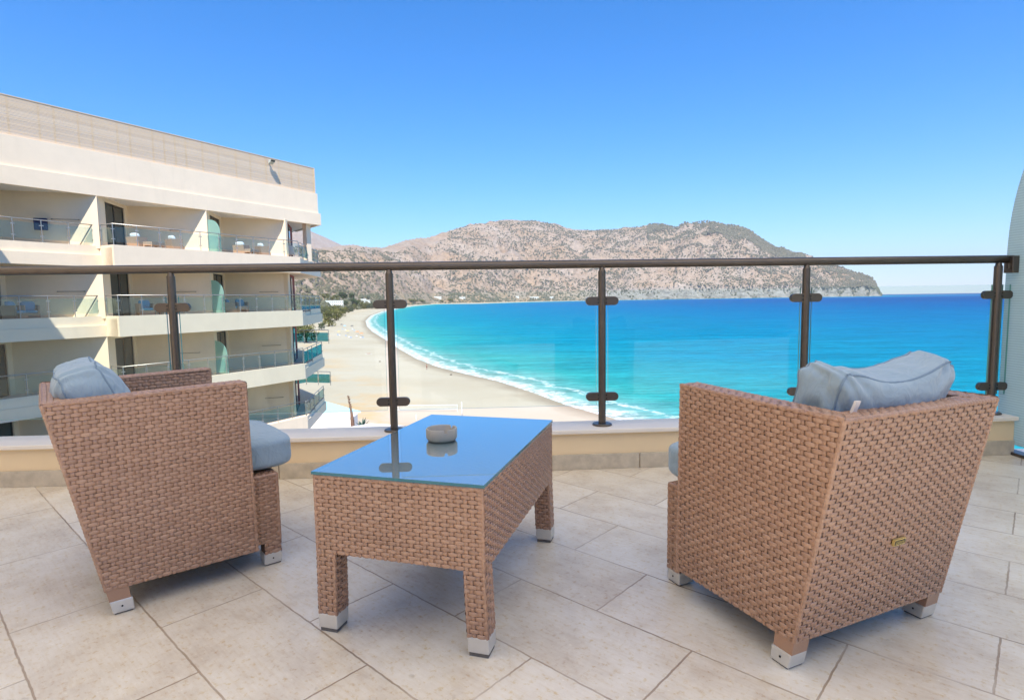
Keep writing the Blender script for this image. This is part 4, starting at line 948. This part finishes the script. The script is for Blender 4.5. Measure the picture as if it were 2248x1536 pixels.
def np_mesh(name, V, F, attrs=None, smooth=True):
    used = np.unique(F); rm = np.full(len(V), -1); rm[used] = np.arange(len(used)); V = V[used]; F = rm[F]
    me = bpy.data.meshes.new(name); k = F.shape[1]
    me.vertices.add(len(V)); me.vertices.foreach_set('co', V.astype(np.float32).ravel())
    me.loops.add(F.size); me.loops.foreach_set('vertex_index', F.astype(np.int32).ravel())
    me.polygons.add(len(F)); me.polygons.foreach_set('loop_start', np.arange(0, F.size, k, dtype=np.int32)); 
    if smooth: me.polygons.foreach_set('use_smooth', np.ones(len(F), bool))
    for nm, a in (attrs or {}).items():
        q = me.attributes.new(nm, 'FLOAT', 'POINT'); q.data.foreach_set('value', np.asarray(a)[used].astype(np.float32))
    me.update(calc_edges=True); me.validate(); return me
gx_, gy_ = polar(28, 7600, 430, -1.15, .80, 980)
gd = shore_d(gx_, gy_); gz, gh, gt_ = land_z(gx_, gy_, gd)
V = np.stack([gx_, gy_, gz], -1).reshape(-1, 3); F = grid_faces(*gx_.shape)
fh = gh.ravel()[F].mean(1); fd = gd.ravel()[F].max(1)
hill_f = (fh > 1.2); beach_f = ~hill_f & (fd > -60)
gaz = np.arctan2(gx_, gy_); at_d = {'shore': gd.ravel(), 'hgt': gh.ravel(), 'field': (np.clip((azx(1240)-gaz)/.05, 0, 1)*np.clip((gaz-azx(860))/.02, 0, 1)).ravel(), 'cliff': (np.clip((gaz-azx(1270))/.04, 0, 1)).ravel()}
tag(link('beach', np_mesh('beach', V, F[beach_f], at_d)), kind='structure').data.materials.append(SAND)
tag(link('hills', np_mesh('hills', V, F[hill_f], at_d)), kind='structure').data.materials.append(HILLM)
# distant mountain
mx = np.array([(-1200, 380), (300, 430), (560, 470), (640, 497), (690, 508), (720, 521), (760, 541), (800, 552), (900, 600)])
ma = np.array([azx(x) for x, _ in mx]); mg = np.array([ray(x, y)[2]/math.hypot(*ray(x, y)[:2]) for x, y in mx])
px_, py_ = polar(7000, 12500, 90, -1.1, -.1, 420); az_ = np.arctan2(px_, py_); r_ = np.hypot(px_, py_); tt = (r_-7000)/3000
zr = CH+np.interp(az_, ma, mg)*10000-ZS0; w = np.clip(1.03-tt, .03, .5)
pz = ZS0+zr*np.where(tt < 1, tt**1.2, np.maximum(0, 1-.8*(tt-1)))+zr*w*(.5*(fbm2(px_/900, py_/900, 6, .58)-.5)+.3*(.5-np.abs(2*fbm2(px_/700+9, py_/700, 5)-1)))
tag(link('mountain', np_mesh('mountain', np.stack([px_, py_, pz], -1).reshape(-1, 3), grid_faces(*px_.shape))), kind='structure').data.materials.append(HILLM)
# sea
sx_, sy_ = polar(40, 24000, 420, -.45, 1.35, 520); sdd = shore_d(sx_, sy_)
sz = ZS0-(sx_**2+sy_**2)/RE2; V = np.stack([sx_, sy_, sz], -1).reshape(-1, 3); F = grid_faces(*sx_.shape)
fd = sdd.ravel()[F].min(1); F = F[(fd < 6)]
tag(link('sea', np_mesh('sea', V, F, {'shore': -sdd.ravel()})), kind='structure').data.materials.append(SEAM)
def gpt(px, py):
    """point of the land seen at a pixel"""
    d = ray(px, py); L = math.hypot(d[0], d[1]); r = np.geomspace(40, 6500, 3000); x, y = d[0]/L*r, d[1]/L*r
    z = land_z(x, y)[0]; zr_ = CH+d[2]/L*r; i = int(np.argmax(zr_ < z)) 
    if i == 0: i = -1
    return np.array([x[i], y[i], z[i]]), r[i]

# scrub on the hillsides (nobody could count it)
def scrub(n, sel, name, label, size, mat_):
    d = np.array([(RNG.uniform(*sel[0]), 0) for _ in range(1)])
    az = RNG.uniform(azx(sel[0][0]), azx(sel[0][1]), n*6); t = RNG.uniform(sel[1][0], sel[1][1], n*6)
    rf = np.interp(az, fa, rfoot_t[:, 1]); rr = np.interp(az, ra, rridge_t[:, 1]); r = rf+t*(rr-rf)
    x, y = r*np.sin(az), r*np.cos(az)
    den = fbm2(x/260, y/260, 4)*.75+fbm2(x/60+3, y/60, 3)*.25; k = (den > np.quantile(den, .62)-RNG.uniform(0, .22, len(den))) 
    x, y, r = x[k][:n], y[k][:n], r[k][:n]; z = land_z(x, y)[0]; n = len(x)
    s = RNG.uniform(size[0], size[1], n)*RNG.uniform(.7, 1.3, n); hh = s*RNG.uniform(.55, 1.0, n)
    ph = RNG.uniform(0, 2*pi, n); K = 6; ang = ph[:, None]+np.arange(K)*2*pi/K
    j = RNG.uniform(.75, 1.2, (n, K)); ring1 = np.stack([x[:, None]+s[:, None]*.5*j*np.cos(ang), y[:, None]+s[:, None]*.5*j*np.sin(ang), np.repeat((z-.6)[:, None], K, 1)], -1)
    ring2 = np.stack([x[:, None]+s[:, None]*.52*j*np.cos(ang+.4), y[:, None]+s[:, None]*.52*j*np.sin(ang+.4), z[:, None]+hh[:, None]*RNG.uniform(.4, .7, (n, K))], -1)
    top = np.stack([x+s*.1*np.cos(ph), y+s*.1*np.sin(ph), z+hh], -1)[:, None]
    Vv = np.concatenate([ring1, ring2, top], 1); b = (np.arange(n)*(2*K+1))[:, None]
    Fs = []
    for i in range(K):
        a, c = i, (i+1) % K
        Fs += [np.concatenate([b+a, b+c, b+K+c], 1), np.concatenate([b+a, b+K+c, b+K+a], 1), np.concatenate([b+K+a, b+K+c, b+2*K], 1)]
    me = np_mesh(name, Vv.reshape(-1, 3), np.concatenate(Fs), {'tone': np.repeat(RNG.uniform(0, 1, n), 2*K+1)}, False)
    o = link(name, me); me.materials.append(mat_); tag(o, label, 'scrub', None, 'stuff')
scrub(26000, ((985, 1935), (-.02, .99)), 'hillside_scrub', 'dark green scrub dotted over the far rocky headland', (4.5, 12), SCRUBM)
scrub(6500, ((560, 1010), (-.04, .85)), 'hillside_scrub', 'olive bushes scattered over the tan slopes behind the beach', (4, 10), SCRUBM)
scrub(3600, ((1420, 1760), (.78, 1.0)), 'hillside_scrub', 'dense dark trees along the summit of the headland', (8, 16), SCRUBM)

# trees along the beach
def tree(px, py, hpx, wpx, label, mat_, shape=.62, name='tamarisk_tree', group='trees along the beach'):
    p, r = gpt(px, py); h, w = hpx*r/FPX, wpx*r/FPX
    t = empty(name, p); tag(t, label, 'tree', group)
    tr = MB(); rg = random.Random(int(px*7+py))
    tr.tube([(0, 0, -.4), (.03*w, 0, h*.25), (-.02*w, .02*w, h*.55)], [.06*h, .045*h, .02*h], 7)
    for k in range(4):
        a = rg.uniform(0, 6.3); tr.tube([(0, 0, h*.2), (.18*w*cos(a), .18*w*sin(a), h*.45), (.33*w*cos(a), .33*w*sin(a), h*.62)], [.03*h, .02*h, .008*h], 5)
    tr.build('trunk', BARK, t, smooth=True)
    rn = np.random.default_rng(int(px*13+py)); nc = 34; 
    ca = rn.uniform(0, 2*pi, nc); cr = np.sqrt(rn.uniform(0, 1, nc))*.42*w; cz = rn.uniform(.14, .9, nc); cr *= np.sqrt(np.clip(1-(2*(cz-.42))**2*.8, .08, 1))
    C = np.stack([cr*np.cos(ca), cr*np.sin(ca), cz*h], -1); n = 1500
    ci = rn.integers(0, nc, n); dirs = rn.normal(size=(n, 3)); dirs /= np.linalg.norm(dirs, axis=1, keepdims=True)
    rad = np.array([w, w, h*1.1])*.155*rn.uniform(.7, 1.25, nc)[ci][:, None]
    c = C[ci]+dirs*rad*rn.uniform(.55, 1.05, n)[:, None]; c[:, 2] = np.maximum(c[:, 2], .04*h)
    a = rn.normal(size=(n, 3)); a /= np.linalg.norm(a, axis=1, keepdims=True); b = np.cross(a, dirs); b /= np.linalg.norm(b, axis=1, keepdims=True)+1e-9
    sz_ = rn.uniform(.022, .05, n)[:, None]*max(w, h); q = np.stack([c-a*sz_, c+b*sz_*.6, c+a*sz_, c-b*sz_*.6], 1).reshape(-1, 3)
    me = np_mesh('crown', q, np.arange(4*n).reshape(n, 4), {'tone': np.repeat(np.clip(rn.normal(.5, .2, nc)[ci]+rn.normal(0, .12, n), 0, 1), 4)}, False)
    me.materials.append(mat_); link('crown', me, t)
    return t
TL_ = [
 (672, 752, 42, 50, 'big yellow green tamarisk bush right beside the hotel corner railing'), (706, 723, 15, 16, 'small dark green bush alone on the sand by the hotel corner'),
 (655, 735, 26, 30, 'olive bush half hidden behind the hotel corner balcony'), (722, 716, 34, 30, 'tall yellow green tamarisk at the sand edge, nearest the sunbeds'), (738, 704, 26, 26, 'tamarisk whose crown leans over the sand, behind the tallest one'),
 (712, 700, 24, 30, 'olive tamarisk tucked behind the tall bush next to the hotel'), (748, 695, 18, 26, 'low tamarisk in the middle of the tree row'), (728, 690, 18, 34, 'yellow tinged tamarisk below the long white house'), (758, 688, 14, 20, 'small tamarisk where the tree row narrows'),
 (768, 684, 13, 22, 'grey green tamarisk at the thin end of the row'), (778, 680, 12, 18, 'last low tamarisk of the row by the white vans'), (700, 690, 18, 30, 'shaded bush row start beside the hotel wall'), (745, 683, 13, 26, 'pale tamarisk just right of the long white house front'),
 (760, 674, 14, 14, 'dark tree at the right end of the long white house'), (776, 673, 17, 30, 'broad deep green tree behind the beach trees'), (790, 672, 14, 18, 'rounded green tree left of the small blue white house'), (800, 678, 12, 24, 'brownish tree in front of the small house'), (816, 678, 13, 28, 'wide grey green tree at the top of the beach'),
 (832, 677, 11, 20, 'grey green tree by the railing clamp'), (735, 660, 12, 24, 'tree on the slope above the long white house'), (752, 656, 14, 26, 'dark tree clump up the slope behind the houses'), (771, 656, 12, 18, 'lone dark tree on the grey slope'), (716, 655, 10, 18, 'bush left of the white house on the tan slope'),
 (905, 663, 6, 26, 'low green hedge at the head of the bay'), (925, 663, 5, 20, 'low hedge trees along the far sand strip'), (988, 662, 6, 14, 'single rounded tree on the orange field'), (970, 663, 4, 9, 'tiny tree left of the rounded field tree')]
for q in TL_: tree(*q, LEAFD if 'dark' in q[4] or 'deep' in q[4] else (LEAFG if 'grey' in q[4] or 'olive' in q[4] else LEAFY))

# white houses
def house(px, py, wpx, hpx, label, storeys=1, depth=.6, blue=False):
    p, r = gpt(px, py); w, h = wpx*r/FPX, hpx*r/FPX; a = math.atan2(p[0], p[1])
    o = empty('white_house', p, -a+R(8)); tag(o, label, 'house', 'white houses round the bay'); d = w*depth
    MB().box((-w/2, 0, -2), (w/2, d, h*.97)).build('wall', HWALL, o)
    MB().box((-w/2-.15, -.15, h*.97+.003), (w/2+.15, d+.15, h*1.06)).build('roof', HWALL, o)
    n = max(2, int(w/4)); 
    for k in range(n):
        for s__ in range(storeys):
            x = -w/2+w*(k+.5)/n; z0 = h*(.25+s__)/storeys*1.0 if storeys > 1 else h*.3; hh = h*.4/storeys
            f = MB().box((x-.75, -.06, z0), (x+.75, .02, z0+hh)).build('window', SHUT if blue else DFRAME, o)
            MB().box((x-.6, -.09, z0+.15), (x+.6, -.062, z0+hh-.15)).build('pane', DGLASS, f)
house(734, 672, 37, 11, 'long white house with a row of windows behind the beach trees', 2)
house(798, 665, 12, 8, 'small blue shuttered white house at the foot of the slope', 1, .7, True)
house(808, 664, 9, 5, 'low cream annexe right of the small blue white house')
house(784, 678, 8, 4.5, 'tiny white cabin at the top of the sand')
house(961, 657, 16, 5, 'pale house cluster above the orange field at the bay head')
house(1015, 656, 13, 4, 'small white house right of the orange field')
house(1172, 656, 23, 4, 'long low white building at the foot of the far hill')
house(1211, 656, 8, 4.5, 'white cube house right of the long low far building')
house(1136, 655, 7, 4, 'white cottage left of the long low far building')

# beach things
def blob_person(p, rz, segs, cols, label, cat='person'):
    r = tag(link('person', None), label, cat)
    return r
def person(p, rz, label, lying=False, skin=(.42, .2, .13)):
    J = dict(pel=(0, 0, .92), ch=(0, 0, 1.28), nk=(0, 0, 1.47), hd=(0, .02, 1.6), tp=(0, .02, 1.72), ls=(-.19, 0, 1.40), le=(-.26, -.04, 1.14), lh=(-.27, .08, .92), rs=(.19, 0, 1.40), re=(.26, .03, 1.14), rh=(.28, .16, .95),
             lp=(-.1, 0, .86), lk=(-.11, .12, .48), lf=(-.11, .05, .07), lt=(-.11, .2, .03), rp=(.1, 0, .86), rk=(.11, -.02, .48), rf=(.11, -.25, .1), rt=(.11, -.12, .03))
    ed = ['pel-ch', 'ch-nk', 'nk-hd', 'hd-tp', 'ch-ls', 'ls-le', 'le-lh', 'ch-rs', 'rs-re', 're-rh', 'pel-lp', 'lp-lk', 'lk-lf', 'lf-lt', 'pel-rp', 'rp-rk', 'rk-rf', 'rf-rt']
    rad = dict(pel=.15, ch=.16, nk=.06, hd=.1, tp=.07, ls=.07, le=.05, lh=.04, rs=.07, re=.05, rh=.04, lp=.1, lk=.065, lf=.045, lt=.035, rp=.1, rk=.065, rf=.045, rt=.035)
    ks = list(J); me = bpy.data.meshes.new('person'); me.from_pydata([J[k] for k in ks], [(ks.index(a), ks.index(b)) for a, b in (e.split('-') for e in ed)], []); me.update()
    o = link('person', me, None, p, rz); o.modifiers.new('skin', 'SKIN'); 
    sv = me.skin_vertices[0].data if me.skin_vertices else None
    if sv is None: return o
    for i, k in enumerate(ks): sv[i].radius = (rad[k], rad[k])
    sv[0].use_root = True
    su = o.modifiers.new('sub', 'SUBSURF'); su.levels = su.render_levels = 1
    me.materials.append(plain('skin', skin, .6)); tag(o, label, 'person')
    if lying: o.rotation_euler = (R(-90), 0, rz); o.location = Vector(p)+Vector((0, 0, .16))
    else:
        MB().tube([(0, -.01, 1.0), (0, 0, .93), (0, 0, .84)], [.165, .185, .19], 12).tube([(-.1, 0, .88), (-.11, .07, .62)], [.12, .1], 10).tube([(.1, 0, .88), (.11, -.0, .62)], [.12, .1], 10).build('shorts', plain('dark_red_cloth', (.16, .02, .025), .9), o)
        Q, F, _ = rounded_block(.21, .23, .15, 8, 2.5); MB().add(Q+np.array([0, -.005, 1.71]), F).build('hair', plain('dark_hair', (.05, .035, .025), .8), o, smooth=True)
    return o
p, r = gpt(937, 811); person(p, R(-60), 'person in dark shorts walking along the wet sand by the foam')
p, r = gpt(805, 777); person(p, R(-70), 'person lying on the open sand in front of the sunbeds', True)
def towel_at(px, py, w, l, rz, col, label):
    p, r = gpt(px, py); o = MB().box((-w/2, -l/2, .02), (w/2, l/2, .05)).build('beach_towel', plain('towel', col, .9), None, loc=p, rz=rz); tag(o, label, 'towel')
towel_at(809, 777, 1.4, 2.4, R(-70), (.75, .72, .68), 'white towel spread on the sand beside the lying person')
def rock(px, py, s, label):
    p, r = gpt(px, py); Q, F, P = rounded_block(s, s*.7, s*.5, 6, 2.6); Q += (.25*s*(fbm3(P*1.5+px, 3)-.5))[:, None]*P
    o = MB().add(Q, F).build('rock', ROCKM, None, loc=p+np.array([0, 0, s*.15])); tag(o, label, 'rock')
rock(990, 823, .7, 'small dark stone at the edge of the wash below the walker'); rock(834, 794, .7, 'dark stone alone on the bare sand near the railing post')
LF, LM, UP = MB(), MB(), MB()
LF.box((-.33, -.95, .22), (.33, .95, .28))
for x in (-.28, .28):
    for y in (-.8, .8): LF.box((x-.03, y-.03, 0), (x+.03, y+.03, .22))
LMm = lambda: MB().box((-.31, -.93, .285), (.31, .45, .36)).hexa([(-.31, .45, .285), (.31, .45, .285), (.31, .5, .36), (-.31, .5, .36), (-.31, 1.0, .68), (.31, 1.0, .68), (.31, .95, .74), (-.31, .95, .74)])
LFRAME = LF.mesh('frame', PLW); LMB = LMm().mesh('mattress', plain('pale_blue_pad', (.16, .30, .55), .9)); LMW = LMm().mesh('mattress', PLW)
def lounger(px, py, rz, label, blue):
    p, r = gpt(px, py); o = empty('sun_lounger', p, rz); tag(o, label, 'sun lounger', 'sun loungers on the beach'); link('frame', LFRAME, o); link('mattress', LMB if blue else LMW, o)
UC = {}
def parasol(px, py, col, label):
    p, r = gpt(px, py); o = empty('beach_umbrella', p); tag(o, label, 'umbrella', 'umbrellas on the beach')
    if 'p' not in UC: UC['p'] = MB().tube([(0, 0, -.3), (0, 0, 2.35)], .035, 8).mesh('pole', PLW)
    link('pole', UC['p'], o)
    if col not in UC: 
        m = MB(); m.lathe([(1.42, 1.85), (1.45, 1.72), (.75, 2.14), (0.001, 2.4)][1:], n=8); m.lathe([(.001, 2.37), (.74, 2.10), (1.43, 1.70)], n=8); UC[col] = m.mesh('canopy', plain('canopy_cloth', col, .9))
    link('canopy', UC[col], o)
STRAW, ORG, BLU, DRK = (.62, .46, .22), (.75, .28, .12), (.28, .50, .80), (.05, .06, .08)
for q in [(744, 734, STRAW, 'straw coloured umbrella nearest the trees'), (763, 732, STRAW, 'yellowish umbrella in the middle of the front row'), (785, 734, ORG, 'orange umbrella left of the last one toward the water'), (794, 738, ORG, 'orange umbrella nearest the water'), (757, 720, BLU, 'light blue umbrella, back row on the left'), (773, 720, DRK, 'dark umbrella in the back row on the right'), (750, 717, DRK, 'dark umbrella at the back left of the sunbeds')]: parasol(*q)
for px, py, rz, lab, b in [(746, 737, .6, 'white lounger under the straw umbrella by the trees', False), (742, 736, .6, 'blue padded lounger at the left end of the front row', True), (760, 738, .5, 'blue padded lounger left of the middle front row gap', True), (767, 741, .5, 'white lounger at the very front of the sunbeds', False), (771, 742, .5, 'blue padded lounger at the front right of the sunbeds', True), (783, 739, .4, 'white lounger under the first orange umbrella', False), (792, 742, .4, 'white lounger nearest the water', False), (797, 742, .4, 'blue padded lounger nearest the water', True), (753, 723, .6, 'blue padded lounger in the back row', True), (759, 725, .6, 'white lounger in the centre of the sunbeds', False), (774, 723, .6, 'pale lounger beside the dark back umbrella', False), (778, 726, .6, 'blue padded lounger right of centre in the back row', True)]: lounger(px, py, rz, lab, b)
# volleyball court
pa, _ = gpt(871, 905); pb, _ = gpt(1004, 903)
vb = empty('volleyball_net', pa); tag(vb, 'low white bordered volleyball net stretched across the sand', 'net')
d = pb-pa
for k in (0, 1): MB().tube([d*k+np.array([0, 0, -.3]), d*k+np.array([0, 0, 1.45])], .05, 8).build('post', PLW, vb)
mn = MB(); nn = np.array([-d[1], d[0], 0])/np.hypot(d[0], d[1])*.012
for z0, z1 in ((1.30, 1.40), (.48, .53)): mn.hexa([d*0+[0, 0, z0]-nn, d+[0, 0, z0]-nn, d+[0, 0, z0]+nn, d*0+[0, 0, z0]+nn, d*0+[0, 0, z1]-nn, d+[0, 0, z1]-nn, d+[0, 0, z1]+nn, d*0+[0, 0, z1]+nn])
mn.build('net_border', PLW, vb)
mn = MB(); L = np.hypot(d[0], d[1]); 
for i in range(1, 60): c = d*i/60; mn.tube([c+[0, 0, .5], c+[0, 0, 1.32]], .005, 4, caps=False)
for z in np.linspace(.6, 1.25, 7): mn.tube([np.array([0, 0, z]), d+np.array([0, 0, z])], .005, 4, caps=False)
mn.build('mesh', PLW, vb)
def wpost(px, py, h, label):
    p, _ = gpt(px, py); o = MB().tube([(0, 0, -.3), (0, 0, h)], [.09, .08], 10).lathe([(.085, h), (.06, h+.06), (.001, h+.08)], n=10).build('white_post', PLW, None, smooth=True, loc=p); tag(o, label, 'post')
wpost(1014, 914, 2.7, 'tall white post on the sand near the ashtray view line'); wpost(914, 922, .9, 'short white post on the sand left of the table corner')

# low buildings below the balcony
def P3(px, py, z): return at(px, py, z)
zt = -16.0
tr_ = empty('beach_pavilion', P3(740, 920, zt)); tag(tr_, 'white beach pavilion with pale aqua roof beyond the hotel corner', 'building')
org = P3(740, 920, zt)
def pz(name, pxs, z0, z1, m_): 
    q = [P3(x, y, z1)-org for x, y in pxs]; return MB().prism([(a[0], a[1]) for a in q], z0-zt, z1-zt).build(name, m_, tr_)
pz('roof', [(600, 905), (728, 905), (792, 902), (712, 880), (600, 884)][::1], zt-.25, zt, AQUA)
pz('wall', [(600, 918), (772, 918), (785, 908), (712, 886), (600, 890)], -22, zt-.26, STUCW)
lr = empty('flat_roof_building', P3(800, 945, -12.8)); tag(lr, 'low building with white slatted flat roof just below the railing', 'building'); org = P3(800, 945, -12.8); tr_ = lr; zt = -12.8
pz('roof', [(560, 990), (900, 990), (905, 935), (815, 929), (758, 938), (560, 950)], -13.05, -12.8, ROOFW)
pz('wall', [(560, 985), (890, 985), (895, 940), (815, 934), (760, 943), (560, 955)], -22, -13.06, STUCW)
rb = MB()
for k in range(9):
    a, b = P3(640+k*30, 985, -12.8)-org, P3(700+k*22, 938, -12.8)-org
    rb.tube([a+[0, 0, .03], b+[0, 0, .03]], .04, 4)
rb.build('roof_seam', ROOFW, lr)
# agave with its dry flower stalk
p0 = P3(773, 934, -17.0); r0_ = np.hypot(p0[0], p0[1])
ag = empty('agave_plant', P3(796, 940, -14.2)); tag(ag, 'spiky dark green agave rosette beside the low white roof', 'plant')
rn = random.Random(4)
for k in range(22):
    a = k*2.4; el = R(rn.uniform(18, 75)); L = rn.uniform(1.1, 1.6); w = .13
    dx, dy, dz = cos(a)*cos(el), sin(a)*cos(el), sin(el); sx, sy = -sin(a), cos(a); m = MB(); v = []
    for q, wd in ((.0, .6), (.35, 1), (.7, .7), (1, .03)):
        c = np.array([dx*q*L, dy*q*L, dz*q*L-.15*q*q]); v += [c+np.array([sx, sy, 0])*w*wd, c-np.array([0, 0, .05*wd]), c-np.array([sx, sy, 0])*w*wd, c+np.array([0, 0, .02])]
    m.add(v, [(i*4+j, i*4+(j+1) % 4, i*4+4+(j+1) % 4, i*4+4+j) for i in range(3) for j in range(4)]+[(3, 2, 1, 0), (12, 13, 14, 15)]); m.build('leaf', AGAVE, ag)
st = empty('dry_agave_stalk', P3(775, 946, -14.2)); tag(st, 'tall dry brown tapering stalk standing left of the agave', 'plant')
h = 78*np.hypot(*P3(775, 946, -14.2)[:2])/FPX
m = MB(); m.tube([(0, 0, -3), (0, 0, .1*h), (-.02*h, 0, .5*h), (-.10*h, 0, h)], [.26, .24, .16, .03], 9)
m.build('trunk', DRYW, st, smooth=True); m = MB()
for k in range(70):
    z = rn.uniform(.08, .97); a = rn.uniform(0, 6.3); rr = .24*(1-z*.8); c = np.array([-.10*h*z*z, 0, z*h]); dr = np.array([cos(a), sin(a), 0])
    m.tube([c+dr*rr*.7, c+dr*(rr+.10)+[0, 0, .10]], [.05, .008], 5)
m.build('dry_bracts', DRYW, st)

# ------------------------------------------------------------------ air
hz = bpy.data.materials.new('haze'); hz.use_nodes = True; n_ = hz.node_tree; n_.nodes.clear()
pv = N(n_, 'VolumePrincipled'); pv.inputs['Color'].default_value = (.80, .88, 1, 1); pv.inputs['Density'].default_value = .000042; pv.inputs['Anisotropy'].default_value = 0
ho = N(n_, 'OutputMaterial'); n_.links.new(pv.outputs[0], ho.inputs['Volume'])
tag(MB().box((-26000, -26000, -180), (26000, 26000, 1700)).build('haze', hz), kind='stuff')
